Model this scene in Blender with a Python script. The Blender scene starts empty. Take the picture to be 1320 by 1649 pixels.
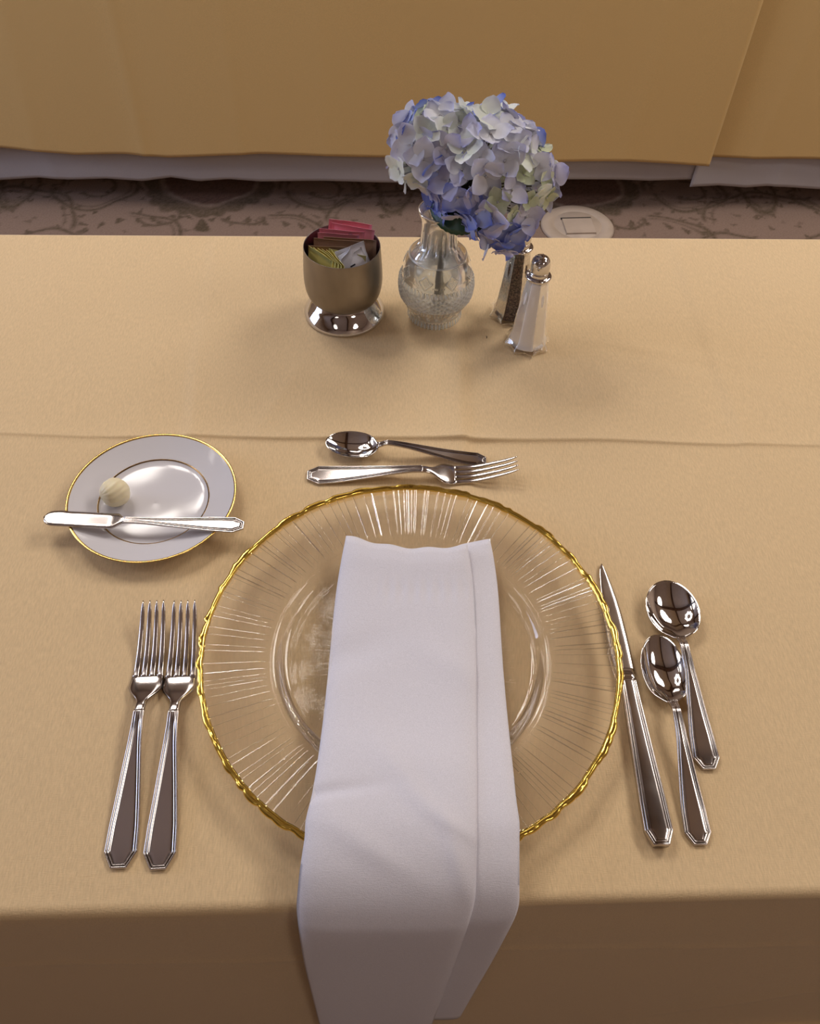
import bpy, math, random
import numpy as np
from mathutils import Vector, Matrix

random.seed(7)
rng = np.random.default_rng(7)
sc = bpy.context.scene
col = sc.collection
PI = math.pi

# ------------------------------------------------------------------ camera
TZ = 0.75                                   # table top height above the floor
FOC = 1340.0                                # focal length in pixels of the 1320 x 1649 frame
CAM_O = np.array([0.0, 0.0, TZ + 0.59843])
_pit, _yaw, _roll = 0.89945, 0.06461, 0.04308
_fw = np.array([math.sin(_yaw) * math.cos(_pit), math.cos(_yaw) * math.cos(_pit), -math.sin(_pit)])
_r0 = np.array([math.cos(_yaw), -math.sin(_yaw), 0.0])
_u0 = np.cross(_r0, _fw)
CAM_R = _r0 * math.cos(_roll) + _u0 * math.sin(_roll)
CAM_U = -_r0 * math.sin(_roll) + _u0 * math.cos(_roll)
cd = bpy.data.cameras.new('camera')
cam = bpy.data.objects.new('camera', cd)
col.objects.link(cam)
cd.sensor_fit = 'HORIZONTAL'
cd.sensor_width = 36.0
cd.lens = FOC / 1320.0 * 36.0
cd.clip_start = 0.02
M = Matrix.Identity(4)
for i in range(3):
    M[i][0], M[i][1], M[i][2], M[i][3] = CAM_R[i], CAM_U[i], -_fw[i], CAM_O[i]
cam.matrix_world = M
sc.camera = cam

# ------------------------------------------------------------------ world, lights, exposure
w = bpy.data.worlds.new('world')
sc.world = w
w.use_nodes = True
w.node_tree.nodes['Background'].inputs[0].default_value = (0.55, 0.7, 1.0, 1)
w.node_tree.nodes['Background'].inputs[1].default_value = 0.6
sc.view_settings.view_transform = 'Standard'
sc.view_settings.look = 'None'
sc.view_settings.gamma = 1.0
sc.view_settings.use_curve_mapping = False
sc.view_settings.exposure = 0.06
sc.cycles.max_bounces = 14
sc.cycles.diffuse_bounces = 5
sc.cycles.glossy_bounces = 6
sc.cycles.transmission_bounces = 12
sc.cycles.transparent_max_bounces = 12
sc.cycles.sample_clamp_indirect = 0.0
sc.cycles.blur_glossy = 0.6

ROOM_X0, ROOM_X1, ROOM_Y0, ROOM_Y1, CEIL = -3.4, 3.6, -2.6, 4.6, 2.75


def area(name, loc, size, power, color, target=None, shape='SQUARE', size_y=None):
    d = bpy.data.lights.new(name, 'AREA')
    d.shape = shape
    d.size = size
    if size_y:
        d.size_y = size_y
    d.energy = power
    d.color = color
    o = bpy.data.objects.new(name, d)
    col.objects.link(o)
    o.location = loc
    if target is not None:
        o.rotation_euler = (Vector(target) - Vector(loc)).to_track_quat('-Z', 'Y').to_euler()
    return o


WARM = (1.0, 0.93, 0.86)
LAMPS = [(1.85, 1.85, 1.2, 40), (-0.2, 3.4, 0.9, 7), (-1.9, 1.2, 0.8, 7), (-2.3, 0.5, 0.7, 6), (2.2, 0.6, 0.9, 18), (1.6, -1.7, 0.7, 12), (-1.4, -1.8, 0.7, 2)]  # the third softens shadows, the pair behind the viewer lifts the drop: added fill
LAMPS += [(-0.95 + 0.42 * math.cos(q * PI / 4), 1.95 + 0.42 * math.sin(q * PI / 4), 0.28, 3.5) for q in range(8)]   # a ring of eight downlights
for lx, ly, ls, lp in LAMPS:
    area('ceiling_lamp_and_fill', (lx, ly, CEIL - 0.03), ls, lp, WARM, shape='DISK')
area('window_daylight', (ROOM_X0 + 0.1, 1.1, 1.55), 1.3, 34, (0.55, 0.68, 1.0), target=(0, 0.8, 0.8), shape='RECTANGLE', size_y=1.3)


# ------------------------------------------------------------------ helpers
def at(px, py, z=None, y=None):
    """world point seen at a pixel of the 1320 x 1649 frame, on the level z above the table top or on the upright plane y"""
    d = (px - 660.0) / FOC * CAM_R - (py - 824.5) / FOC * CAM_U + _fw
    t = (TZ + z - CAM_O[2]) / d[2] if y is None else (y - CAM_O[1]) / d[1]
    return CAM_O + d * t


def new_mesh(name, verts, faces, smooth=True):
    me = bpy.data.meshes.new(name)
    if isinstance(verts, np.ndarray):
        verts = verts.tolist()
    me.from_pydata(verts, [], faces)
    me.update()
    if smooth:
        me.polygons.foreach_set('use_smooth', np.ones(len(me.polygons), dtype=bool))
    return me


def obj(name, me, m=None, parent=None, loc=None, rot=None):
    o = bpy.data.objects.new(name, me)
    col.objects.link(o)
    if m is not None and me is not None and not me.materials:
        me.materials.append(m)
    if parent is not None:
        o.parent = parent
    if loc is not None:
        o.location = loc
    if rot is not None:
        o.rotation_euler = rot
    return o


def tag(o, label, cat, group=None, kind=None):
    o['label'] = label
    o['category'] = cat
    if group:
        o['group'] = group
    if kind:
        o['kind'] = kind
    return o


def empty(name, loc, rz=0.0):
    o = bpy.data.objects.new(name, None)
    o.empty_display_size = 0.02
    col.objects.link(o)
    o.location = loc
    o.rotation_euler = (0, 0, rz)
    return o


def grid_faces(nu, nv, wrap_v=False, base=0, flip=False):
    f = []
    for i in range(nu - 1):
        for j in range(nv if wrap_v else nv - 1):
            a, b = base + i * nv + j, base + i * nv + (j + 1) % nv
            c, d = b + nv, a + nv
            f.append((a, d, c, b) if flip else (a, b, c, d))
    return f


def lathe(profile, n=96, rfun=None):
    """profile: list of (r, z) from outside to inside; rfun(r, z, thetas, k) may bend the radius"""
    th = np.arange(n) * 2 * PI / n
    V = []
    for k, (r, z) in enumerate(profile):
        rr = np.full(n, r) if rfun is None else rfun(r, z, th, k)
        V.append(np.c_[rr * np.cos(th), rr * np.sin(th), np.full(n, z)])
    V = np.concatenate(V)
    return V, grid_faces(len(profile), n, True, flip=True)


def smooth_path(pts, n):
    """Catmull-Rom through pts (k x d), n samples"""
    P = np.asarray(pts, float)
    P = np.vstack([2 * P[0] - P[1], P, 2 * P[-1] - P[-2]])
    k = len(P) - 3
    out = []
    for t in np.linspace(0, k, n):
        i = min(int(t), k - 1)
        f = t - i
        p0, p1, p2, p3 = P[i:i + 4]
        out.append(0.5 * (2 * p1 + (p2 - p0) * f + (2 * p0 - 5 * p1 + 4 * p2 - p3) * f * f + (3 * p1 - p0 - 3 * p2 + p3) * f ** 3))
    return np.array(out)


def smoothstep(a, b, x):
    t = np.clip((np.asarray(x, float) - a) / (b - a), 0, 1)
    return t * t * (3 - 2 * t)


def tube(points, radii, n=8):
    P = np.asarray(points, float)
    V = []
    for i in range(len(P)):
        t = P[min(i + 1, len(P) - 1)] - P[max(i - 1, 0)]
        t /= np.linalg.norm(t) + 1e-12
        a = np.cross(t, [0.3, 0.9, 0.2]); a /= np.linalg.norm(a)
        b = np.cross(t, a)
        for k in range(n):
            q = 2 * PI * k / n
            V.append(P[i] + radii[i] * (math.cos(q) * a + math.sin(q) * b))
    F = grid_faces(len(P), n, True)
    m = len(V)
    V += [P[0], P[-1]]
    for k in range(n):
        F.append((m, (k + 1) % n, k))
        F.append((m + 1, (len(P) - 1) * n + k, (len(P) - 1) * n + (k + 1) % n))
    return np.array(V), F


def join(*vf):
    V, F = [], []
    n = 0
    for v, f in vf:
        V.append(np.asarray(v, float))
        F += [tuple(i + n for i in q) for q in f]
        n += len(v)
    return np.concatenate(V), F


def box(x0, x1, y0, y1, z0, z1):
    V = np.array([(x, y, z) for x in (x0, x1) for y in (y0, y1) for z in (z0, z1)], float)
    return V, [(0, 1, 3, 2), (4, 6, 7, 5), (0, 4, 5, 1), (2, 3, 7, 6), (0, 2, 6, 4), (1, 5, 7, 3)]


# ------------------------------------------------------------------ materials
def mat(name, color, rough=0.5, metal=0.0, spec=0.5, sheen=0.0, trans=0.0, ior=1.45):
    m = bpy.data.materials.new(name)
    m.use_nodes = True
    b = m.node_tree.nodes['Principled BSDF']
    b.inputs['Base Color'].default_value = (*color, 1)
    b.inputs['Roughness'].default_value = rough
    b.inputs['Metallic'].default_value = metal
    b.inputs['Specular IOR Level'].default_value = spec
    b.inputs['Transmission Weight'].default_value = trans
    b.inputs['IOR'].default_value = ior
    if sheen:
        b.inputs['Sheen Weight'].default_value = sheen
        b.inputs['Sheen Roughness'].default_value = 0.4
    return m, m.node_tree, b


def N(nt, typ, **kw):
    n = nt.nodes.new(typ)
    for k, v in kw.items():
        if k in n.inputs:
            n.inputs[k].default_value = v
        else:
            setattr(n, k, v)
    return n


def coords(nt, scale=(1, 1, 1), obj_space=True):
    tc = N(nt, 'ShaderNodeTexCoord')
    mp = N(nt, 'ShaderNodeMapping')
    mp.inputs['Scale'].default_value = scale
    nt.links.new(tc.outputs['Object'], mp.inputs[0])
    return mp.outputs[0]


def bump(nt, b, height, strength, dist):
    bp = N(nt, 'ShaderNodeBump', Strength=strength, Distance=dist)
    nt.links.new(height, bp.inputs['Height'])
    nt.links.new(bp.outputs[0], b.inputs['Normal'])
    return bp


def noise_color(nt, b, vec, scale, c0, c1, lo=0.35, hi=0.65, detail=3):
    n = N(nt, 'ShaderNodeTexNoise', Scale=scale, Detail=detail)
    nt.links.new(vec, n.inputs['Vector'])
    r = N(nt, 'ShaderNodeValToRGB')
    r.color_ramp.elements[0].position = lo
    r.color_ramp.elements[1].position = hi
    r.color_ramp.elements[0].color = (*c0, 1)
    r.color_ramp.elements[1].color = (*c1, 1)
    nt.links.new(n.outputs['Fac'], r.inputs[0])
    nt.links.new(r.outputs[0], b.inputs['Base Color'])
    return n


def cloth_mat(name, color, weave=1.0, sheen=0.3, rough=0.75, scale=(1000, 180, 1000)):
    m, nt, b = mat(name, color, rough, spec=0.35, sheen=sheen)
    v = coords(nt, scale)
    n = N(nt, 'ShaderNodeTexNoise', Scale=1.0, Detail=2)
    nt.links.new(v, n.inputs['Vector'])
    v2 = coords(nt, (260, 1900, 1900))
    n2 = N(nt, 'ShaderNodeTexNoise', Scale=1.0, Detail=1)
    nt.links.new(v2, n2.inputs['Vector'])
    ad = N(nt, 'ShaderNodeMath', operation='ADD')
    nt.links.new(n.outputs['Fac'], ad.inputs[0])
    nt.links.new(n2.outputs['Fac'], ad.inputs[1])
    bump(nt, b, ad.outputs[0], 0.35 * weave, 0.0006)
    mx = N(nt, 'ShaderNodeMix', data_type='RGBA')
    mx.inputs['A'].default_value = (*[c * 0.80 for c in color], 1)
    mx.inputs['B'].default_value = (*[min(1, c * 1.17) for c in color], 1)
    nt.links.new(n.outputs['Fac'], mx.inputs['Factor'])
    nt.links.new(mx.outputs['Result'], b.inputs['Base Color'])
    return m


YELLOW = (0.69, 0.51, 0.295)
M_cloth = cloth_mat('yellow_linen', YELLOW)
M_cloth_far = cloth_mat('yellow_linen_far', (0.66, 0.45, 0.19), sheen=0.1)
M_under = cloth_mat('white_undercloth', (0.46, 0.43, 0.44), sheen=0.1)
M_napkin = cloth_mat('white_napkin', (0.74, 0.725, 0.80), weave=0.55, sheen=0.2, scale=(1500, 1500, 1500))
M_glass, nt_glass, b_glass = mat('clear_glass', (1, 1, 1), 0.0, trans=1.0, ior=1.5)
M_pressed, nt_pressed, b_pressed = mat('pressed_glass', (0.90, 0.96, 1.0), 0.03, trans=0.90, ior=1.46)


def see_through(nt, b, share):
    """thin clear glass: part of the light goes straight through, the rest bends"""
    tr = N(nt, 'ShaderNodeBsdfTransparent')
    ms = N(nt, 'ShaderNodeMixShader')
    ms.inputs[0].default_value = share
    nt.links.new(b.outputs[0], ms.inputs[1])
    nt.links.new(tr.outputs[0], ms.inputs[2])
    nt.links.new(ms.outputs[0], nt.nodes['Material Output'].inputs[0])


M_plateglass, nt_pg, b_pg = mat('charger_glass', (1, 1, 1), 0.0, trans=1.0, ior=1.5)
see_through(nt_pg, b_pg, 0.48)
see_through(nt_glass, b_glass, 0.3)
see_through(nt_pressed, b_pressed, 0.22)
_ra = N(nt_pressed, 'ShaderNodeAttribute', attribute_name='ridge')  # whitens the raised relief, painting in the light its ridges catch
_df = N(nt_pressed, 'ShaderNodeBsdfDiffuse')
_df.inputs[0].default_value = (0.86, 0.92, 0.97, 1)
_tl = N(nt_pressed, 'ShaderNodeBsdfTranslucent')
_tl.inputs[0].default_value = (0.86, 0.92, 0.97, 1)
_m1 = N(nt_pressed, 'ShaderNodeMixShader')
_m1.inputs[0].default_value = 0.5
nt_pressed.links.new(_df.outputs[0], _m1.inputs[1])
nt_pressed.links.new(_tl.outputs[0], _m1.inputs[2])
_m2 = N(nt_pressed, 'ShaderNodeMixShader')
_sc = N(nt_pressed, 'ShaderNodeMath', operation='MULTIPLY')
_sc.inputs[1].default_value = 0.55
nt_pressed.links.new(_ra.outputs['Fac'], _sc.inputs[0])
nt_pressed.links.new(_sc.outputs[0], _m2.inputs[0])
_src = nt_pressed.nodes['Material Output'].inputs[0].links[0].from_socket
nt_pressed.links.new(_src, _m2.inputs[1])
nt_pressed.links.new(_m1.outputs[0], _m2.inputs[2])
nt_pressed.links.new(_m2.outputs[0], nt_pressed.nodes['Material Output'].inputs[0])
M_water, _, _ = mat('water', (1, 1, 1), 0.0, trans=1.0, ior=1.33)
M_gold, nt, b = mat('bright_gold', (0.88, 0.62, 0.13), 0.16, 1.0)
n = N(nt, 'ShaderNodeTexNoise', Scale=260.0, Detail=2)
nt.links.new(coords(nt), n.inputs['Vector'])
bump(nt, b, n.outputs['Fac'], 0.12, 0.001)
M_steel, nt, b = mat('polished_steel', (0.66, 0.61, 0.585), 0.13, 1.0)
n = N(nt, 'ShaderNodeTexNoise', Scale=40.0, Detail=4)
nt.links.new(coords(nt), n.inputs['Vector'])
mr = N(nt, 'ShaderNodeMapRange')
mr.inputs['To Min'].default_value = 0.08
mr.inputs['To Max'].default_value = 0.2
nt.links.new(n.outputs['Fac'], mr.inputs[0])
nt.links.new(mr.outputs[0], b.inputs['Roughness'])
_ga = N(nt, 'ShaderNodeAttribute', attribute_name='groove')      # darker metal along the engraved border lines
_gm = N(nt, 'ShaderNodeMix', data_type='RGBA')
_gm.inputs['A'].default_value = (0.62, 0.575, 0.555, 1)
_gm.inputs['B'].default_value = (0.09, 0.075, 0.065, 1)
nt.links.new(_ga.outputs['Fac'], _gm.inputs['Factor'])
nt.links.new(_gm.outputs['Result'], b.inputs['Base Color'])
M_mirror, _, _ = mat('mirror_steel', (0.68, 0.66, 0.65), 0.05, 1.0)
M_satin, nt, b = mat('satin_worn_steel', (0.50, 0.41, 0.31), 0.36, 1.0)
noise_color(nt, b, coords(nt, (30, 30, 18)), 1.0, (0.23, 0.20, 0.17), (0.34, 0.30, 0.255), 0.3, 0.72, 5)
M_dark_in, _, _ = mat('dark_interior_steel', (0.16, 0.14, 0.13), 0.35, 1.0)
M_china, nt, b = mat('white_china', (0.64, 0.62, 0.65), 0.09, spec=0.55)
M_rimgold, _, _ = mat('gilt_line', (0.80, 0.55, 0.18), 0.22, 1.0)
M_linegold, _, _ = mat('worn_gilt_line', (0.35, 0.24, 0.13), 0.25, 1.0)
M_butter, nt, b = mat('butter', (0.82, 0.73, 0.50), 0.45)
b.inputs['Subsurface Weight'].default_value = 0.25
b.inputs['Subsurface Radius'].default_value = (0.006, 0.004, 0.002)
M_salt, nt, b = mat('salt', (0.86, 0.84, 0.83), 0.8)
n = N(nt, 'ShaderNodeTexNoise', Scale=900.0, Detail=2)
nt.links.new(coords(nt), n.inputs['Vector'])
bump(nt, b, n.outputs['Fac'], 0.3, 0.0005)
M_pepper, nt, b = mat('pepper', (0.1, 0.06, 0.04), 0.9)
noise_color(nt, b, coords(nt), 620.0, (0.018, 0.010, 0.007), (0.30, 0.19, 0.12), 0.4, 0.7, 3)
M_leaf, nt, b = mat('dark_leaf', (0.012, 0.045, 0.02), 0.4)
M_stem, _, _ = mat('green_brown_stem', (0.10, 0.085, 0.035), 0.55)
M_pink, _, _ = mat('pink_paper', (0.95, 0.36, 0.46), 0.5)
M_brown, _, _ = mat('brown_paper', (0.42, 0.26, 0.17), 0.7)
M_yellowp, _, _ = mat('yellow_paper', (0.98, 0.87, 0.28), 0.5)
M_paleyellow, _, _ = mat('pale_yellow_paper', (0.74, 0.70, 0.32), 0.55)
M_whitep, _, _ = mat('white_paper', (0.90, 0.90, 0.97), 0.55)
M_ink, _, _ = mat('dark_print', (0.03, 0.03, 0.05), 0.6)
M_wall, nt, b = mat('beige_wall', (0.50, 0.38, 0.30), 0.9)
noise_color(nt, b, coords(nt), 3.0, (0.47, 0.36, 0.28), (0.53, 0.41, 0.32))
M_ceil, nt, b = mat('ceiling_plaster', (0.72, 0.64, 0.58), 0.95)
noise_color(nt, b, coords(nt), 5.0, (0.69, 0.61, 0.55), (0.74, 0.66, 0.60))
M_wood, nt, b = mat('dark_wood_trim', (0.10, 0.05, 0.03), 0.45)
noise_color(nt, b, coords(nt, (2, 2, 30)), 2.0, (0.07, 0.035, 0.02), (0.14, 0.07, 0.04))
M_tabletop, nt, b = mat('brown_laminate', (0.22, 0.14, 0.09), 0.5)
noise_color(nt, b, coords(nt, (3, 40, 3)), 2.0, (0.18, 0.11, 0.07), (0.26, 0.17, 0.11))
M_legmetal, _, _ = mat('grey_leg_metal', (0.18, 0.18, 0.18), 0.4, 1.0)
M_plastic, nt, b = mat('beige_floor_plate', (0.40, 0.32, 0.26), 0.5)
noise_color(nt, b, coords(nt), 20.0, (0.37, 0.30, 0.245), (0.42, 0.34, 0.28))
M_black, _, _ = mat('black_slot', (0.01, 0.01, 0.01), 0.8)
M_frame, _, _ = mat('white_window_frame', (0.7, 0.68, 0.65), 0.5)

M_carpet, nt, b = mat('patterned_carpet', (0.3, 0.2, 0.17), 0.95, spec=0.1)
ca = N(nt, 'ShaderNodeVertexColor', layer_name='pile')
nn = N(nt, 'ShaderNodeTexNoise', Scale=220.0, Detail=3)
nt.links.new(coords(nt), nn.inputs['Vector'])
mr = N(nt, 'ShaderNodeMapRange')
mr.inputs['To Min'].default_value = 0.72
mr.inputs['To Max'].default_value = 1.25
nt.links.new(nn.outputs['Fac'], mr.inputs[0])
mx = N(nt, 'ShaderNodeMix', data_type='RGBA', blend_type='MULTIPLY')
mx.inputs['Factor'].default_value = 1.0
nt.links.new(ca.outputs[0], mx.inputs['A'])
nt.links.new(mr.outputs[0], mx.inputs['B'])
nt.links.new(mx.outputs['Result'], b.inputs['Base Color'])
bump(nt, b, nn.outputs['Fac'], 0.6, 0.003)


# ------------------------------------------------------------------ setting: carpeted floor, walls, ceiling, window
def carpet_pattern(X, Y):
    """dark scroll print on a dusty rose ground; returns 0..1 darkness and a medallion mask; repeats every 1.1 x 0.72 m"""
    px, py = 1.10, 0.72
    dark = np.zeros_like(X)
    med = np.zeros_like(X)

    def ring(cx, cy, rx, ry, wd, amp=1.0, a0=None, a1=None, spiral=0.0):
        nonlocal dark
        dx = (X - cx + px / 2) % px - px / 2
        dy = (Y - cy + py / 2) % py - py / 2
        r = np.hypot(dx / rx, dy / ry)
        a = np.arctan2(dy, dx)
        rr = 1.0 + spiral * a
        v = np.exp(-((r - rr) * min(rx, ry) / wd) ** 2)
        if a0 is not None:
            v = v * smoothstep(a0 - 0.1, a0 + 0.1, a) * (1 - smoothstep(a1 - 0.1, a1 + 0.1, a))
        dark = np.maximum(dark, amp * v)

    def leaf(cx, cy, ang, ln, wd, amp=0.9):
        nonlocal dark
        dx = (X - cx + px / 2) % px - px / 2
        dy = (Y - cy + py / 2) % py - py / 2
        s = (dx * math.cos(ang) + dy * math.sin(ang)) / ln
        t = (-dx * math.sin(ang) + dy * math.cos(ang)) / wd
        v = (1 - smoothstep(0.75, 1.1, np.hypot(s, t * (1 + 0.8 * s))))
        dark = np.maximum(dark, amp * v)

    # medallion with leafy fringe
    mcx, mcy = -0.49, 2.345
    dx = (X - mcx + px / 2) % px - px / 2
    dy = (Y - mcy + py / 2) % py - py / 2
    r = np.hypot(dx / 0.135, dy / 0.135)
    med = 1 - smoothstep(0.93, 1.0, r)
    pale = np.exp(-((r - 1.02) / 0.06) ** 2)
    a = np.arctan2(dy, dx)
    fr = (1 - smoothstep(0.12 + 0.1 * np.abs(np.sin(a * 11)), 0.2 + 0.14 * np.abs(np.sin(a * 11)), np.abs(r - 1.2)))
    dark = np.maximum(dark, 0.8 * fr)
    # scrolls each side of it
    rl = random.Random(5)

    def vine(cx, cy, rx, ry, wd, a0, a1, spiral=0.0, twin=True, nl=9):
        ring(cx, cy, rx, ry, wd, 0.85, a0, a1, spiral)
        if twin:
            ring(cx, cy, rx * 0.86, ry * 0.86, wd * 0.7, 0.55, a0, a1, spiral)
        for k in range(nl):
            q = a0 + (a1 - a0) * (k + 0.5) / nl
            rr = 1 + spiral * q + rl.choice([-0.12, 0.10, 0.14])
            leaf(cx + rx * rr * math.cos(q), cy + ry * rr * math.sin(q), q + rl.uniform(-0.9, 0.9), rl.uniform(0.010, 0.017), rl.uniform(0.004, 0.007), rl.uniform(0.5, 0.85))

    for s in (-1, 1):
        vine(mcx + s * 0.33, mcy - 0.05, 0.115, 0.105, 0.006, -3.1, 3.1, 0.03 * s)
        vine(mcx + s * 0.33, mcy - 0.05, 0.055, 0.05, 0.006, -2.6, 1.6, 0.12, False, 7)
        vine(mcx + s * 0.55, mcy - 0.22, 0.20, 0.17, 0.006, -0.2, 3.1, 0.0, True, 14)
        vine(mcx + s * 0.20, mcy - 0.30, 0.15, 0.12, 0.006, -3.0, 1.6, 0.0, True, 12)
        vine(mcx + s * 0.55, mcy + 0.03, 0.055, 0.19, 0.005, -3.1, 3.1, 0.0, True, 12)
        vine(mcx + s * 0.40, mcy - 0.36, 0.10, 0.09, 0.006, -3.1, 3.1, 0.05, False, 10)
        vine(mcx + s * 0.12, mcy - 0.20, 0.06, 0.04, 0.005, -3.1, 0.2, 0.0, False, 5)
        for k in range(26):
            leaf(mcx + s * rl.uniform(0.14, 0.55), mcy + rl.uniform(-0.36, 0.12), rl.uniform(0, 3.1), rl.uniform(0.008, 0.016), rl.uniform(0.003, 0.006), rl.uniform(0.35, 0.8))
        for k in range(7):
            leaf(mcx + s * (0.03 + 0.05 * k), mcy - 0.205 - 0.004 * k * k * 0.4, s * (0.8 + 0.3 * k), 0.017, 0.007, 0.8)
    leaf(mcx, mcy - 0.235, 1.57, 0.03, 0.014, 0.95)
    return dark, med, pale


def dense_axis(lo, a, b, hi, step, coarse=0.25):
    return np.concatenate([np.arange(lo, a - 1e-6, coarse), np.arange(a, b, step), np.arange(b, hi, coarse), [hi]])


ax = dense_axis(ROOM_X0, -1.6, 1.85, ROOM_X1, 0.0055)
ay = dense_axis(ROOM_Y0, 1.85, 2.62, ROOM_Y1, 0.0055)
X, Y = np.meshgrid(ax, ay, indexing='ij')
jx = X + 0.006 * np.sin(31 * Y + 3) + 0.004 * np.sin(57 * X)
jy = Y + 0.006 * np.sin(37 * X) + 0.004 * np.sin(61 * Y + 1)
dk, md, pl = carpet_pattern(jx, jy)
sp = rng.random(X.shape)
dk = np.clip(dk * (0.75 + 0.45 * sp) + 0.10 * (sp > 0.93), 0, 1)[..., None]
ground, ink, medc, rose = np.array([0.205, 0.143, 0.115]), np.array([0.080, 0.058, 0.038]), np.array([0.115, 0.062, 0.046]), np.array([0.27, 0.19, 0.155])
C = ground * (1 - dk) + ink * dk
C = C * (1 - md[..., None] * 0.8) + medc * md[..., None] * 0.8 * (1 - 0.3 * (sp[..., None] > 0.7))
C = C * (1 - 0.6 * pl[..., None]) + rose * 0.6 * pl[..., None]
me = new_mesh('floor', np.c_[X.ravel(), Y.ravel(), np.zeros(X.size)], grid_faces(len(ax), len(ay), flip=True), False)
att = me.color_attributes.new('pile', 'FLOAT_COLOR', 'POINT')
att.data.foreach_set('color', np.c_[C.reshape(-1, 3), np.ones(X.size)].astype(np.float32).ravel())
fl = obj('floor', me, M_carpet)
fl['kind'] = 'structure'
fl['label'] = 'dusty rose carpet with a dark scroll and medallion print'


def struct(name, vf, m, parent=None):
    o = obj(name, new_mesh(name, *vf, smooth=False), m, parent)
    if parent is None:
        o['kind'] = 'structure'
    return o


struct('ceiling', box(ROOM_X0, ROOM_X1, ROOM_Y0, ROOM_Y1, CEIL, CEIL + 0.1), M_ceil)
struct('wall_right', box(ROOM_X1, ROOM_X1 + 0.1, ROOM_Y0, ROOM_Y1, 0, CEIL), M_wall)
struct('wall_back', box(ROOM_X0, ROOM_X1, ROOM_Y1, ROOM_Y1 + 0.1, 0, CEIL), M_wall)
struct('wall_front', box(ROOM_X0, ROOM_X1, ROOM_Y0 - 0.1, ROOM_Y0, 0, CEIL), M_wall)
WY0, WY1, WZ0, WZ1 = 0.4, 1.8, 0.85, 2.25
struct('wall_left', join(box(ROOM_X0 - 0.1, ROOM_X0, ROOM_Y0, WY0, 0, CEIL), box(ROOM_X0 - 0.1, ROOM_X0, WY1, ROOM_Y1, 0, CEIL),
                         box(ROOM_X0 - 0.1, ROOM_X0, WY0, WY1, 0, WZ0), box(ROOM_X0 - 0.1, ROOM_X0, WY0, WY1, WZ1, CEIL)), M_wall)
wf = struct('window_1', join(box(ROOM_X0 - 0.08, ROOM_X0 - 0.03, WY0, WY0 + 0.06, WZ0, WZ1), box(ROOM_X0 - 0.08, ROOM_X0 - 0.03, WY1 - 0.06, WY1, WZ0, WZ1),
                             box(ROOM_X0 - 0.08, ROOM_X0 - 0.03, WY0 + 0.06, WY1 - 0.06, WZ0, WZ0 + 0.06), box(ROOM_X0 - 0.08, ROOM_X0 - 0.03, WY0 + 0.06, WY1 - 0.06, WZ1 - 0.06, WZ1),
                             box(ROOM_X0 - 0.075, ROOM_X0 - 0.035, 1.08, 1.12, WZ0 + 0.06, WZ1 - 0.06)), M_frame)
struct('pane', box(ROOM_X0 - 0.058, ROOM_X0 - 0.052, WY0 + 0.06, WY1 - 0.06, WZ0 + 0.06, WZ1 - 0.06), M_glass, wf)
struct('baseboard_back', box(ROOM_X0, ROOM_X1, ROOM_Y1 - 0.02, ROOM_Y1, 0, 0.12), M_wood)
struct('trim_1', join(box(ROOM_X0, ROOM_X1, 0.85, 1.0, CEIL - 0.18, CEIL), box(ROOM_X0, ROOM_X1, 2.75, 2.9, CEIL - 0.18, CEIL)), M_wood)
struct('trim_2', join(box(-1.75, -1.6, ROOM_Y0, ROOM_Y1, CEIL - 0.16, CEIL), box(0.3, 0.45, ROOM_Y0, ROOM_Y1, CEIL - 0.16, CEIL)), M_wood)


# ------------------------------------------------------------------ near table with its cloth
NEAR_Y, FAR_Y = 0.1385, 0.915
TX0, TX1 = -1.0, 1.1


def table_with_legs(name, x0, x1, y0, y1, ztop, label):
    t = empty(name, ((x0 + x1) / 2, (y0 + y1) / 2, 0))
    cx, cy = t.location.x, t.location.y
    obj('tabletop', new_mesh('tabletop', *box(x0 - cx, x1 - cx, y0 - cy, y1 - cy, ztop - 0.025, ztop), smooth=False), M_tabletop, t)
    for sx in (-1, 1):
        for sy in (-1, 1):
            lx, ly = sx * ((x1 - x0) / 2 - 0.12), sy * ((y1 - y0) / 2 - 0.1)
            V, F = tube([(lx, ly, 0), (lx, ly, ztop - 0.025)], [0.015, 0.015], 10)
            obj('leg', new_mesh('leg', V, F), M_legmetal, t)
    return tag(t, label, 'table')


table_with_legs('banquet_table', TX0 + 0.03, TX1 - 0.03, NEAR_Y + 0.012, FAR_Y - 0.012, TZ - 0.004, 'long banquet table set for one under the pale yellow tablecloth')

CR = 0.007                                   # edge rounding of the cloth
ys_top = np.concatenate([np.arange(FAR_Y - CR, 0.60, -0.006), np.arange(0.60, 0.53, -0.0010), np.arange(0.53, NEAR_Y + CR, -0.004), [NEAR_Y + CR]])
path = [(FAR_Y, z) for z in np.linspace(-0.60, -CR, 24)]
path += [(FAR_Y - CR + CR * math.cos(a), -CR + CR * math.sin(a)) for a in np.linspace(0.2, PI / 2 - 0.1, 6)]
n_back = len(path)
path += [(y, 0.0) for y in ys_top]
n_top = len(path)
path += [(NEAR_Y + CR - CR * math.sin(a), -CR + CR * math.cos(a)) for a in np.linspace(0.15, PI / 2, 8)]
path += [(NEAR_Y, z) for z in np.linspace(-CR - 0.008, -0.735, 118)] + [(NEAR_Y - 0.004, -0.744), (NEAR_Y - 0.02, -0.7475), (NEAR_Y - 0.06, -0.748)]
path = np.array(path)
xs = dense_axis(TX0, -0.56, 0.70, TX1, 0.0045, 0.05)
SX, SI = np.meshgrid(xs, np.arange(len(path)), indexing='xy')
PY = path[SI, 0].copy()
PZ = path[SI, 1].copy()


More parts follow.
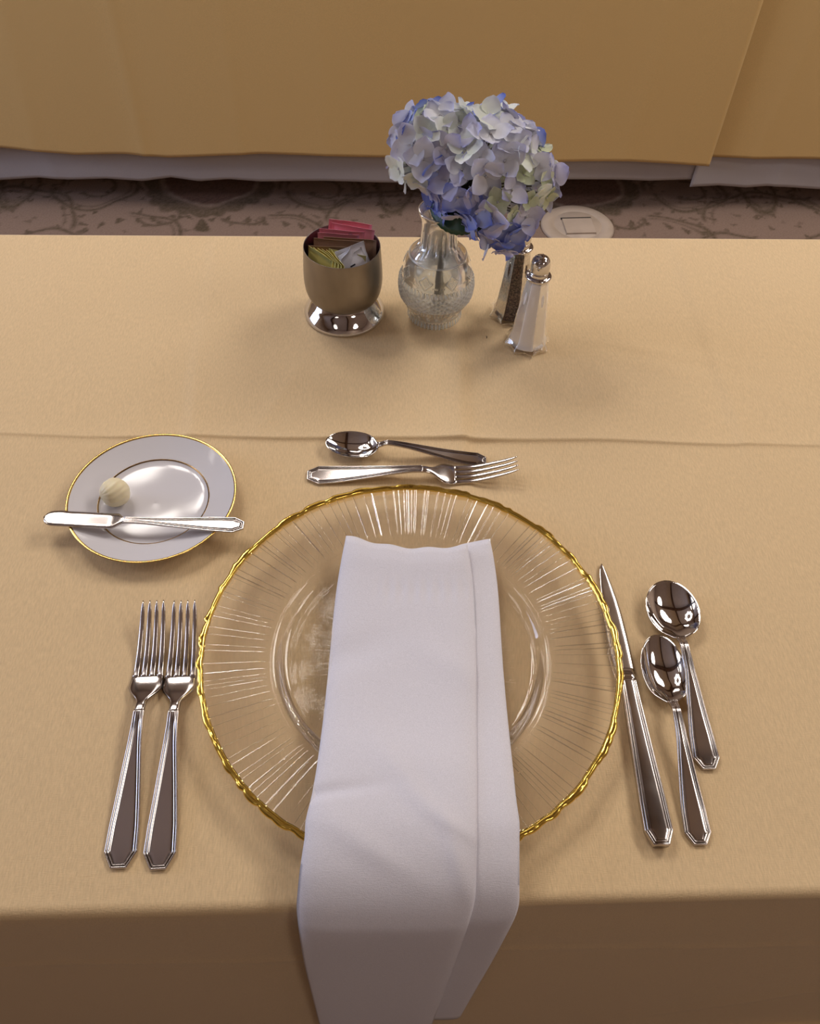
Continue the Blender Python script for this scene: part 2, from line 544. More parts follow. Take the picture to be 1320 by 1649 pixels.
def crease(d, h, wd, slope):
    """sharp fold line left by ironing: a small ridge with one flank steeper than the other"""
    return h * np.exp(-np.sqrt(d * d + 1e-6) / wd) + slope * np.exp(-(d / 0.03) ** 2) * np.tanh(d / 0.004)


topm = ((SI >= n_back) & (SI < n_top)).astype(float)
edge = smoothstep(0, 0.03, PY - NEAR_Y) * smoothstep(0, 0.03, FAR_Y - PY)
yc = 0.5744 + (SX + 0.3657) * (0.5547 - 0.5744) / 0.8084 + 0.0015 * np.sin(9 * SX) + 0.001 * np.sin(31 * SX + 1)
d = PY - yc
amp = 0.8 + 0.35 * np.sin(7 * SX + 1.2) + 0.5 * np.exp(-((SX - 0.093) / 0.03) ** 2)
dz = amp * 0.0036 * np.where(d > 0, np.exp(-d / 0.013), np.exp(d / 0.0020))
xc1 = -0.186 + (PY - 0.573) * -0.035 + 0.002 * np.sin(25 * PY)
dz += crease(SX - xc1, 0.0016, 0.005, 0.0010) * smoothstep(0.50, 0.58, PY) * (0.6 + 0.4 * np.sin(14 * PY))
xc2 = 0.0895 + (PY - 0.555) * 0.012 + 0.002 * np.sin(30 * PY)
dz += crease(SX - xc2, 0.0022, 0.006, -0.0016) * smoothstep(0.45, 0.57, PY) * (1 - smoothstep(0.7, 0.85, PY))
xc3 = 0.365 + (PY - 0.6) * 0.02
dz += crease(SX - xc3, 0.0014, 0.006, 0.0010) * smoothstep(0.50, 0.58, PY)
xc4 = -0.47 + (PY - 0.6) * 0.03
dz += crease(SX - xc4, 0.0008, 0.005, 0.0006) * smoothstep(0.5, 0.6, PY)
# soft undulation of the cloth
dz += 0.0007 * np.sin(13 * SX + 5 * PY) * np.sin(11 * PY - 4 * SX + 1) + 0.0004 * np.sin(37 * SX + 3 * PY) * np.sin(29 * PY + 9 * SX)
# pulls right of the shakers
for (cx, cy, ang, ln, wd, h) in [(0.29, 0.70, -0.25, 0.11, 0.006, 0.0010), (0.27, 0.745, 0.1, 0.09, 0.008, 0.0008), (0.33, 0.66, -0.35, 0.10, 0.007, 0.0008), (0.21, 0.62, 0.5, 0.05, 0.006, 0.0007), (-0.1, 0.62, 1.2, 0.06, 0.008, 0.0006)]:
    s = (SX - cx) * math.cos(ang) + (PY - cy) * math.sin(ang)
    t = -(SX - cx) * math.sin(ang) + (PY - cy) * math.cos(ang)
    dz += h * np.exp(-(s / ln) ** 2 - (t / wd) ** 2)
PZ += dz * topm * edge
# front drop: wavy edge, ironed fold and a slanting billow
drop = (SI >= n_top).astype(float) * smoothstep(0.0, 0.10, -PZ)
PY += -drop * (0.002 * np.sin(6 * SX + 0.5) + 0.0012 * np.sin(15 * SX + 2) * smoothstep(0, 0.4, -PZ))
df = PZ - (-0.155 + 0.012 * np.sin(5 * SX + 1) + 0.006 * np.sin(17 * SX))
PY -= (SI >= n_top) * 0.0024 * np.exp(-np.abs(df) / 0.005)
dg = PZ - (-0.52 + (SX - 0.33) * 1.1)
PY += (SI >= n_top) * (0.007 * smoothstep(0.0, 0.03, -dg) - 0.004 * np.exp(-(dg / 0.05) ** 2) * (dg > 0)) * smoothstep(0.22, 0.42, SX)
PY += (SI >= n_top) * 0.0012 * np.sin(8 * SX) * smoothstep(0, 0.02, -PZ)
bk = (SI < n_back).astype(float) * smoothstep(0.0, 0.1, -PZ)
PY += bk * (0.010 * np.sin(9 * SX) + 0.006 * np.sin(21 * SX + 1))
V = np.c_[SX.ravel(), PY.ravel(), PZ.ravel() + TZ]
me = new_mesh('tablecloth', V, grid_faces(len(path), len(xs)))
tc = obj('tablecloth', me, M_cloth)
so = tc.modifiers.new('thickness', 'SOLIDIFY')
so.thickness = 0.0006
so.offset = -1
tag(tc, 'pale yellow tablecloth with ironed creases under the place setting', 'tablecloth')

# ------------------------------------------------------------------ far table: two yellow cloths over two white undercloths
FT_Y = 2.2
table_with_legs('banquet_table', -2.3, 2.3, FT_Y + 0.03, FT_Y + 0.79, TZ - 0.006, 'second banquet table across the aisle, hidden under layered cloths')


def skirt(name, x0, x1, y_off, lift, hem, m, label, folds, seed, step=0.012):
    r = random.Random(seed)
    ph = [r.uniform(0, 6.28) for _ in range(6)]
    x = np.arange(x0, x1 + 1e-6, step)
    zz = np.concatenate([np.linspace(1, 0.12, 30), np.linspace(0.1, 0, 8)])
    top = [(FT_Y + 0.8, lift), (FT_Y + 0.4, lift), (FT_Y + 0.05, lift), (FT_Y + 0.012 + y_off * 0.4, lift - 0.002)]
    V = []
    for (yy, l) in top:
        for xx in x:
            V.append((xx, yy, TZ + l))
    hz = np.array([hem(xx) for xx in x])
    z_top = TZ + lift - 0.014
    for k in zz:
        for i, xx in enumerate(x):
            z = hz[i] + (z_top - hz[i]) * k
            f = (1 - k)
            und = (0.010 * math.sin(2.1 * xx + ph[0]) + 0.003 * math.sin(6.3 * xx + ph[1]) + 0.0012 * math.sin(15 * xx + ph[2])) * (0.25 + 0.75 * f)
            for (fx, fa, fw_, sl) in folds:
                dd = xx - fx - sl * f
                und += 0.45 * fa * math.exp(-abs(dd) / fw_) * (0.5 + 0.5 * f)
            V.append((xx, FT_Y + y_off - und, z))
    me = new_mesh(name, np.array(V), grid_faces(len(top) + len(zz), len(x)))
    o = obj(name, me, m)
    so = o.modifiers.new('thickness', 'SOLIDIFY')
    so.thickness = 0.001
    so.offset = -1
    return tag(o, label, 'tablecloth')


def interp(pts):
    px = [p[0] for p in pts]
    pz = [p[1] for p in pts]
    return lambda x: float(np.interp(x, px, pz))


def hem_pts(pix, y):
    out = []
    for (a, b_) in pix:
        p = at(a, b_, y=y)
        out.append((p[0], p[2]))
    return out


h1 = interp([(-2.3, 0.17)] + hem_pts([(0, 243), (60, 249), (120, 254), (200, 252), (270, 256), (340, 252), (420, 248), (520, 251), (620, 254), (760, 260), (900, 262), (1010, 261), (1080, 266), (1120, 270), (1150, 273)], FT_Y - 0.03))
h2 = interp(hem_pts([(1100, 255), (1150, 257), (1230, 259), (1320, 258)], FT_Y - 0.01) + [(2.3, 0.15)])
h3 = interp([(-2.3, 0.07)] + hem_pts([(0, 296), (60, 291), (110, 293), (170, 290), (230, 294), (275, 288), (320, 294), (368, 290), (420, 294), (520, 293), (620, 294), (760, 293), (900, 290), (1000, 293), (1045, 295), (1110, 293)], FT_Y + 0.01) + [(1.3, 0.08)])
h4 = interp(hem_pts([(1113, 307), (1160, 305), (1205, 309), (1240, 306), (1320, 311)], FT_Y - 0.005) + [(2.3, 0.06)])
xe = at(1148, 268, y=FT_Y - 0.03)[0]
xw = at(1113, 306, y=FT_Y - 0.005)[0]
skirt('yellow_tablecloth', -2.3, xe, -0.018, 0.012, h1, M_cloth_far, 'mustard yellow tablecloth across the aisle, its corner overlapping another yellow cloth', [(-0.62, 0.012, 0.02, 0.0), (-0.36, 0.006, 0.02, 0.0), (-0.13, 0.004, 0.02, 0), (0.5, 0.005, 0.02, 0), (-0.85, 0.006, 0.03, -0.06), (0.74, 0.006, 0.03, -0.05)], 3)
skirt('yellow_tablecloth', xe - 0.25, 2.3, 0.0, 0.008, h2, M_cloth_far, 'mustard yellow tablecloth across the aisle, tucked behind the corner of its neighbour', [(1.12, 0.008, 0.02, -0.05), (1.3, 0.006, 0.03, -0.03)], 5)
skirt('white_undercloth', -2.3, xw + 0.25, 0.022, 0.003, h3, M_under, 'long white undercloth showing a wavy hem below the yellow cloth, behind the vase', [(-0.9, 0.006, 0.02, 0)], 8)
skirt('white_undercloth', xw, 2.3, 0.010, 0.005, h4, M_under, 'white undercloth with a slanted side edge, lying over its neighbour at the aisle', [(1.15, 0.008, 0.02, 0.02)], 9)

# ------------------------------------------------------------------ floor outlet
p = at(929, 366, z=-TZ)
fo = empty('floor_outlet', (p[0], p[1], 0), 0.05)
tag(fo, 'round beige outlet cover set in the carpet beyond the table edge', 'outlet')
prof = [(0.104, 0.0), (0.105, 0.004), (0.100, 0.008), (0.072, 0.010), (0.070, 0.0075), (0.066, 0.0075), (0.064, 0.010), (0.001, 0.011)]
V, F = lathe(prof, 64)
obj('cover_plate', new_mesh('cover_plate', V, F), M_plastic, fo)
obj('flip_lid', new_mesh('flip_lid', *box(-0.042, 0.042, -0.05, 0.022, 0.008, 0.015), smooth=False), M_plastic, fo)
obj('slot', new_mesh('slot', *box(-0.044, 0.044, 0.023, 0.031, 0.009, 0.0125), smooth=False), M_black, fo)


# ------------------------------------------------------------------ flatware
EDGE_D = [0, 0.00015, 0.00040, 0.0007, 0.0011, 0.0014, 0.0017, 0.0020, 0.0022, 0.0025, 0.0028, 0.0031, 0.0034, 0.0039]
EDGE_H = [-0.0010, -0.00045, -0.00010, 0.0, 0.0, -0.00010, -0.00065, -0.00065, -0.00015, 0.0, -0.0001, -0.00060, -0.00060, -0.00030]


def frame_h(d):
    return np.interp(d, EDGE_D, EDGE_H)


def handle_mesh(L, tab, zc, end_len, end_w, thick, crown=0.0, frame=True, neck_end=None):
    """L: length; tab: [(s, half width)] after the octagonal end; zc(s): height of the underside; returns verts, faces"""
    s_end = np.concatenate([EDGE_D, np.linspace(0.0044, end_len, 7)])
    s_all = np.concatenate([s_end, np.linspace(end_len + 0.0015, L, 60)])
    ts, tw = [q[0] for q in tab], [q[1] for q in tab]
    w0 = tw[0]

    def width(s):
        return np.where(s < end_len, end_w + (w0 - end_w) * s / end_len, np.interp(s, ts, tw))
    V = []
    G = []
    ring = None
    for s in s_all:
        wd = float(width(s))
        k = min(1.0, wd * 0.88 / EDGE_D[-1])
        offs = [e * k for e in EDGE_D]
        u = [-(wd - e) for e in offs] + list(np.linspace(-(wd - offs[-1]), wd - offs[-1], 9)[1:-1]) + [wd - e for e in reversed(offs)]
        u = np.array(u)
        dside = wd - np.abs(u)
        dd = np.minimum(dside / k, s)
        if s < end_len:                       # the slanting corners of the octagon
            slope = (w0 - end_w) / end_len
            dd = np.minimum((wd - np.abs(u)) / math.hypot(1, slope), s)
        h = frame_h(dd) * (k if s >= end_len else 1.0)
        if not frame:
            h = np.where(dd < 0.0008, h, 0.0)
        h = h * (1 - 0.7 * float(smoothstep(0.8, 1.0, s / L)) * (dd > 0.0009)) + crown * (1 - (u / max(wd, 1e-6)) ** 2)
        z0 = zc(s)
        th = thick(s)
        top = np.c_[np.full(len(u), s), u, z0 + th + h]
        ub = u[::-1]
        bot = np.c_[np.full(len(u), s), ub * 0.97, z0 + th * 0.35 * (np.abs(ub) / max(wd, 1e-6)) ** 4]
        V.append(np.vstack([top, bot]))
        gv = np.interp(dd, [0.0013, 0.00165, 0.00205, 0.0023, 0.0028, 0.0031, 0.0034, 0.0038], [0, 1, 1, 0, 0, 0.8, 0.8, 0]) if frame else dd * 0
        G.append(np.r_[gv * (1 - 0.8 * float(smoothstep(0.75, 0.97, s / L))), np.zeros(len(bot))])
        ring = len(top) + len(bot)
    F = grid_faces(len(s_all), ring, True)
    m = ring // 2
    e = (len(s_all) - 1) * ring
    for j in range(m - 1):
        F.append((j, j + 1, ring - 2 - j, ring - 1 - j)[::-1])
        F.append((e + j, e + j + 1, e + ring - 2 - j, e + ring - 1 - j))
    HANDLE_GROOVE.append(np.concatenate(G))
    return np.concatenate(V), F


HANDLE_GROOVE = []


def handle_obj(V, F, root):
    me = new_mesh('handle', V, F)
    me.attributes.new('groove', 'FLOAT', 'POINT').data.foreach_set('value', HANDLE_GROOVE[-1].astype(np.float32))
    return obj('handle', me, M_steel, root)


def arch(L, h, tail=0.0):
    """underside height of a handle: rests at its end, rises to h at the neck"""
    def z(s):
        t = s / L
        return 0.0003 + h * float(smoothstep(0.05, 1.0, t)) + tail * t
    return z


def strip(stations, nu=9, crown=0.0):
    """stations: (s, y_left, y_right, z, thickness) of a thin bar; rounded edges"""
    V = []
    uu = np.linspace(0, 1, nu)
    for (s, a, b_, z, th) in stations:
        y = a + (b_ - a) * uu
        e = 1 - np.clip(np.abs(uu * 2 - 1) * 1.0, 0, 1) ** 6
        top = np.c_[np.full(nu, s), y, z + th * (0.45 + 0.55 * e) + crown * (1 - (2 * uu - 1) ** 2)]
        bot = np.c_[np.full(nu, s), y[::-1], z + th * 0.45 * (1 - e[::-1])]
        V.append(np.vstack([top, bot]))
    r = 2 * nu
    F = grid_faces(len(stations), r, True)
    e0 = (len(stations) - 1) * r
    for j in range(nu - 1):
        F.append((j, j + 1, r - 2 - j, r - 1 - j)[::-1])
        F.append((e0 + j, e0 + j + 1, e0 + r - 2 - j, e0 + r - 1 - j))
    return np.concatenate(V), F


def dir_place(name, a, b_, za, zb, base_z):
    """Empty at the handle end (pixel a) with its local x axis towards the tip (pixel b_); za, zb: heights of both ends"""
    A, B = at(*a, z=za), at(*b_, z=zb)
    e = empty(name, (A[0], A[1], TZ + base_z), math.atan2(B[1] - A[1], B[0] - A[0]))
    return e, float(np.hypot(B[0] - A[0], B[1] - A[1]))


Z0 = 0.0012                                   # top of the cloth


def fork_parts(root, L, wh=0.0113):
    k = L / 0.2125
    ln = 0.117 * k                           # handle
    nz = 0.0085 * k
    V, F = handle_mesh(ln, [(0.0115 * k, wh), (0.03 * k, wh * 0.93), (0.06 * k, wh * 0.70), (0.09 * k, wh * 0.46), (0.106 * k, wh * 0.37), (ln, wh * 0.36)],
                       arch(ln, nz), 0.0115 * k, wh * 0.48, lambda s: 0.0021 + 0.0012 * float(smoothstep(0.05, 0.11, s)))
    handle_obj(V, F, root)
    hw, hr = wh * 0.36, 0.0138 * k
    st = []
    for t in np.linspace(0, 1, 26):
        s = ln - 0.001 + (0.0345 * k) * t
        wd = hw + (hr - hw) * float(smoothstep(0.22, 0.72, t)) - 0.0007 * float(smoothstep(0.75, 1.0, t))
        z = nz * (1 - float(smoothstep(-0.05, 1.0, t))) + 0.0006
        st.append((s, -wd, wd, z, 0.0029 - 0.0010 * float(smoothstep(0.1, 0.6, t))))
    V, F = strip(st, 15, 0.0003)
    obj('head', new_mesh('head', V, F), M_steel, root)
    s0, z0 = st[-1][0], st[-1][3]
    wr = st[-1][2]
    for i in range(4):
        q = -1 + 2 * (i + 0.5) / 4
        ts = []
        for t in np.linspace(0, 1, 22):
            s = s0 - 0.0015 + (L - s0 + 0.0015) * t
            c = q * wr * (1 - 0.13 * t)
            hwid = wr / 4 * (0.83 - 0.32 * t)
            if t > 0.86:
                hwid *= 1 - 0.75 * ((t - 0.86) / 0.14) ** 1.6
            if t < 0.06:
                hwid = wr / 4 * (0.83 + 0.19 * (1 - t / 0.06))
            z = z0 - 0.0004 * math.sin(PI * min(1, t * 2)) + 0.0180 * k * t ** 1.8
            ts.append((s, c - hwid, c + hwid, z, 0.0021 - 0.0006 * t))
        V, F = strip(ts, 7)
        obj('tine', new_mesh('tine', V, F), M_steel, root)


def make_fork(px_h, px_t, label, wh=0.0113, base=Z0):
    e, L = dir_place('dinner_fork', px_h, px_t, 0.003, 0.020, base)
    fork_parts(e, L, wh)
    return tag(e, label, 'fork', 'table forks with four tines')


make_fork((190, 1399), (247, 967), 'silver dinner fork farthest from the charger plate, outer one of the pair beside it')
make_fork((254, 1401), (297, 967), 'silver dinner fork with its tines tucked against the gold rim of the charger plate')
tf = make_fork((494, 765), (834, 745), 'silver dessert fork lying crosswise between the dessert spoon and the charger plate')


def spoon_parts(root, L, lb, wb, wh, depth, egg):
    ln = L - lb + 0.002
    nz = 0.0105
    k = ln / 0.11
    V, F = handle_mesh(ln, [(0.009 * k, wh), (0.025 * k, wh * 0.93), (0.05 * k, wh * 0.68), (0.078 * k, wh * 0.42), (0.098 * k, wh * 0.33), (ln - 0.003, wh * 0.36), (ln, wh * 0.42)],
                       lambda s: 0.0003 + 0.0125 * float(smoothstep(0.05, 0.93, s / ln)) - 0.0045 * float(smoothstep(0.9, 1.0, s / ln)),
                       0.009 * k, wh * 0.48, lambda s: 0.0019 + 0.0010 * float(smoothstep(0.4, 0.9, s / ln)))
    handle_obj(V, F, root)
    nr, nth = 18, 64
    V, F = [], []
    rimz = depth + 0.0012
    for side in (0, 1):
        for i in range(nr + 1):
            r = i / nr
            for j in range(nth):
                a = 2 * PI * j / nth
                ca, sa = math.cos(a), math.sin(a)
                xx = lb / 2 * ca
                yy = wb / 2 * sa * (1 - egg * ca)
                if ca < -0.75:
                    yy *= 1 - 0.35 * ((-ca - 0.75) / 0.25)
                dish = depth * (1 - r ** 2.3)
                tilt = 0.0022 * (r * ca)
                z = rimz - dish + tilt * 0.4
                if side:
                    V.append((L - lb / 2 + xx * r * 1.0, yy * r, z - 0.0011 + 0.0003 * (r > 0.99)))
                else:
                    V.append((L - lb / 2 + xx * r, yy * r, z))
    b2 = (nr + 1) * nth
    F += grid_faces(nr + 1, nth, True, 0, flip=False)
    F += grid_faces(nr + 1, nth, True, b2, flip=True)
    for j in range(nth):
        F.append((nr * nth + j, b2 + nr * nth + j, b2 + nr * nth + (j + 1) % nth, nr * nth + (j + 1) % nth)[::-1])
    me = new_mesh('bowl', np.array(V), F)
    obj('bowl', me, M_mirror, root)


def make_spoon(px_h, px_t, name, label, lb, wb, wh, depth, egg, group=None, lift=0.0):
    e, L = dir_place(name, px_h, px_t, 0.003, 0.010, Z0)
    spoon_parts(e, L, lb, wb, wh, depth, egg)
    return tag(e, label, 'spoon', group)


make_spoon((783, 741), (524, 711), 'dessert_spoon', 'silver dessert spoon lying crosswise with its bowl on the cloth crease, above the dessert fork', 0.052, 0.034, 0.0088, 0.0075, 0.06, 'oval bowl spoons')
make_spoon((1142, 1239), (1071, 937), 'soup_spoon', 'silver soup spoon with a wide round bowl, behind the teaspoon', 0.056, 0.0445, 0.0102, 0.009, 0.02)
ts_ = make_spoon((1128, 1361), (1057, 1023), 'teaspoon', 'silver teaspoon with an oval bowl lying between the dinner knife and soup spoon', 0.060, 0.0365, 0.0098, 0.008, 0.07, 'oval bowl spoons')

# dinner knife
kn, L = dir_place('dinner_knife', (1064, 1363), (972, 908), 0.006, 0.004, Z0)
tag(kn, 'silver dinner knife with its blade tucked under the rim of the charger plate', 'knife')
lh = 0.128
V, F = handle_mesh(lh, [(0.010, 0.0102), (0.03, 0.0098), (0.07, 0.0082), (0.11, 0.0068), (lh, 0.0064)], lambda s: 0.0, 0.010, 0.0058, lambda s: 0.0082 - 0.0015 * s / lh, crown=0.0006)
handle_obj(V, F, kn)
V, F = strip([(lh - 0.002, -0.0072, 0.0072, 0.0006, 0.0072), (lh + 0.001, -0.0076, 0.0076, 0.0004, 0.0076), (lh + 0.004, -0.0072, 0.0072, 0.0008, 0.0066), (lh + 0.008, -0.0066, 0.0070, 0.0018, 0.0042), (lh + 0.010, -0.0066, 0.0075, 0.0025, 0.0022)], 11)
obj('bolster', new_mesh('bolster', V, F), M_mirror, kn)
bl = L - lh - 0.008
st = []
for t in np.linspace(0, 1, 48):
    yl = float(np.interp(t, [0, 0.05, 0.15, 0.3, 0.5, 0.65, 0.79, 0.9, 0.96, 1.0], [0.0072, 0.0080, 0.0092, 0.0097, 0.0094, 0.0085, 0.0073, 0.0058, 0.0046, 0.0024]))
    yr = float(np.interp(t, [0, 0.15, 0.3, 0.5, 0.65, 0.79, 0.9, 0.96, 1.0], [-0.0078, -0.0079, -0.0076, -0.0066, -0.0051, -0.0031, -0.0011, 0.0002, 0.0018]))
    st.append((lh + 0.008 + bl * t, yr, yl, 0.0022, 0.0017 - 0.0006 * t))
V, F = strip(st, 11)
obj('blade', new_mesh('blade', V, F), M_steel, kn)

# ------------------------------------------------------------------ charger plate: clear ribbed glass with a gold edge
PC = np.array([0.02608, 0.32386])
charger = empty('charger_plate', (PC[0], PC[1], TZ + Z0 * 0.6))
charger.location.z = TZ + Z0
tag(charger, 'large clear ribbed glass charger plate with an uneven gold rim, under the white napkin', 'plate')
RR = 0.1635
ribs = []
a = 0.0
rr_ = random.Random(21)
while a < 2 * PI - 0.015:
    ribs.append((a, rr_.uniform(0.00016, 0.00036), rr_.uniform(0.00032, 0.00052)))
    a += rr_.choice([0.022, 0.028, 0.034, 0.042, 0.052, 0.066]) * rr_.uniform(0.85, 1.15)
th = []
for (q, h, wd) in ribs:
    hw_ = wd / 0.137
    th += [q - hw_, q - hw_ * 0.6, q - hw_ * 0.28, q, q + hw_ * 0.28, q + hw_ * 0.6, q + hw_]
th += list(np.linspace(0, 2 * PI, 420, endpoint=False))
th = np.array(sorted(set(np.round(np.array(th) % (2 * PI), 5))))
rib_h = np.zeros_like(th)
for (q, h, wd) in ribs:
    hw_ = wd / 0.137
    dd = np.abs((th - q + PI) % (2 * PI) - PI) / hw_
    rib_h = np.maximum(rib_h, h * np.where(dd < 1, (1 - dd ** 2) ** 1.2, 0))
top = [(0.0, 0.0045), (0.05, 0.0045), (0.085, 0.0045), (0.0945, 0.0047), (0.0975, 0.0052), (0.1005, 0.0068), (0.1035, 0.0095), (0.1060, 0.0120), (0.1085, 0.0134), (0.1105, 0.0138), (0.1120, 0.0139), (0.1140, 0.0141), (0.118, 0.0145), (0.126, 0.0152), (0.136, 0.0162), (0.146, 0.0172), (0.156, 0.0183), (0.161, 0.0189), (RR, 0.0192)]
bot = [(RR, 0.0160), (0.161, 0.0157), (0.156, 0.0151), (0.146, 0.0140), (0.136, 0.0130), (0.126, 0.0120), (0.118, 0.0112), (0.1125, 0.0104), (0.1095, 0.0092), (0.1065, 0.0066), (0.1045, 0.0036), (0.1030, 0.0014), (0.1010, 0.0003), (0.0980, 0.0), (0.095, 0.0006), (0.09, 0.0009), (0.05, 0.0010), (0.0, 0.0010)]
V = []
prof = [p_ for p_ in top[1:]] + [p_ for p_ in bot[:-1]]
for k, (r, z) in enumerate(prof):
    zz = np.full(len(th), z)
    if k < len(top) - 1 and r > 0.112:
        zz = zz + rib_h * float(smoothstep(0.1125, 0.116, r)) * (1 - 0.5 * float(smoothstep(0.155, 0.163, r)))
    V.append(np.c_[r * np.cos(th), r * np.sin(th), zz])
V = np.concatenate(V)
F = grid_faces(len(prof), len(th), True)
nv = len(V)
V = np.vstack([V, [[0, 0, top[0][1]], [0, 0, bot[-1][1]]]])
e0 = (len(prof) - 1) * len(th)
for j in range(len(th)):
    j2 = (j + 1) % len(th)
    F.append((nv, j2, j)[::-1])
    F.append((nv + 1, e0 + j, e0 + j2)[::-1])
obj('glass_dish', new_mesh('glass_dish', V, F), M_plateglass, charger)
# gold edge: lumpy ring
n = 720
th = np.arange(n) * 2 * PI / n


def lumps(seed, cnt, wmin, wmax):
    r = random.Random(seed)
    out = np.zeros(n)
    for _ in range(cnt):
        q, wd, h = r.uniform(0, 2 * PI), r.uniform(wmin, wmax), r.uniform(0.4, 1.0)
        dd = np.abs((th - q + PI) % (2 * PI) - PI) / wd
        out = np.maximum(out, h * np.clip(1 - dd ** 2, 0, 1) ** 0.6)
    return out


lo, lz = lumps(4, 85, 0.012, 0.055), lumps(5, 60, 0.02, 0.06)
V = []
section = [(-0.0030, 0.0002), (-0.0017, 0.0017), (0.0002, 0.0021), (0.0016, 0.0015), (0.0022, 0.0002), (0.0018, -0.0018), (0.0010, -0.0036), (-0.0004, -0.0042), (-0.0014, -0.0030)]
for k, (dr, dzz) in enumerate(section):
    out = 1.0 if dr > 0 else 0.25
    r = RR + 0.0002 + dr + out * (0.0022 * lo - 0.0009)
    z = 0.0188 + dzz + (0.0006 * lz if dzz > 0 else -0.0006 * lz) + 0.0001 * np.sin(th * 47 + k)
    V.append(np.c_[r * np.cos(th), r * np.sin(th), z])
V = np.stack(V, 1).reshape(-1, 3)
F = grid_faces(n, len(section), True)
for k in range(len(section)):
    F.append(((n - 1) * len(section) + k, (n - 1) * len(section) + (k + 1) % len(section), (k + 1) % len(section), k))
gr = obj('gold_rim', new_mesh('gold_rim', V, F), M_gold, charger)
gr['label'] = 'uneven bright gold edge'

# ------------------------------------------------------------------ napkin: white cloth folded in two staggered layers, draped over plate and table edge
NY = 0.121


def on_drape(px, py, y0, a, z0, B):
    """point seen at a pixel on the bent part of the napkin: a quarter ellipse from the plate rim down to an upright fall"""
    d = (px - 660.0) / FOC * CAM_R - (py - 824.5) / FOC * CAM_U + _fw
    last = None
    for t in np.linspace(0.45, 1.6, 4000):
        p_ = CAM_O + d * t
        y, z = p_[1], p_[2] - TZ
        if y >= y0:
            hit = z <= z0
        elif y <= y0 - a:
            hit = False
        else:
            hit = z <= z0 - B * (1 - math.sqrt(1 - ((y0 - y) / a) ** 2))
        if hit:
            return p_
        last = p_
    return last


def drape_edge(rows, flat, pix, prof):
    xs_ = [p_[0] for p_ in pix]
    ys_ = [p_[1] for p_ in pix]
    return flat + [on_drape(float(np.interp(r_, ys_, xs_)), r_, *prof) for r_ in rows]


ROWS = [1320, 1342, 1364, 1384, 1404, 1424, 1442, 1458, 1472, 1486, 1502, 1525, 1555, 1595, 1668]
UP = (0.186, 0.063, 0.0352, 0.052)
LOW = (0.186, 0.058, 0.0312, 0.048)
Lp = drape_edge(ROWS, [at(557, 861, z=0.026), at(541, 945, z=0.019), at(531, 1050, z=0.017), at(521, 1150, z=0.0195), at(513, 1210, z=0.0260), at(507, 1250, z=0.0305), at(499, 1290, z=0.0338)],
                [(491, 1340), (486, 1375), (482, 1402), (479, 1432), (477, 1455), (477, 1470), (479, 1490), (482, 1515), (490, 1560), (503, 1610), (518, 1668)], UP)
Rp = drape_edge(ROWS, [at(753, 877, z=0.026), at(764, 950, z=0.019), at(767, 1050, z=0.017), at(768, 1150, z=0.0195), at(768.5, 1210, z=0.0260), at(769, 1250, z=0.0305), at(769, 1290, z=0.0338)],
                [(769, 1345), (768, 1390), (767, 1425), (766, 1445), (763, 1462), (758, 1482), (748, 1515), (731, 1560), (712, 1610), (690, 1668)], UP)
ROWS2 = ROWS[:-1] + [1641]
ULp = drape_edge(ROWS2, [at(738, 877, z=0.020), at(640, 945, z=0.014), at(600, 1050, z=0.012), at(600, 1150, z=0.0142), at(600, 1210, z=0.0213), at(600, 1250, z=0.0262), at(600, 1290, z=0.0298)],
                 [(600, 1340), (600, 1480), (610, 1515), (640, 1641)], LOW)
URp = drape_edge(ROWS2, [at(789, 867, z=0.020), at(802, 940, z=0.014), at(808, 1050, z=0.012), at(817, 1150, z=0.0142), at(823.5, 1210, z=0.0213), at(828, 1250, z=0.0262), at(832, 1290, z=0.0298)],
                 [(837, 1345), (837, 1440), (836, 1462), (830, 1480), (815, 1510), (791, 1555), (766, 1598), (741, 1641)], LOW)


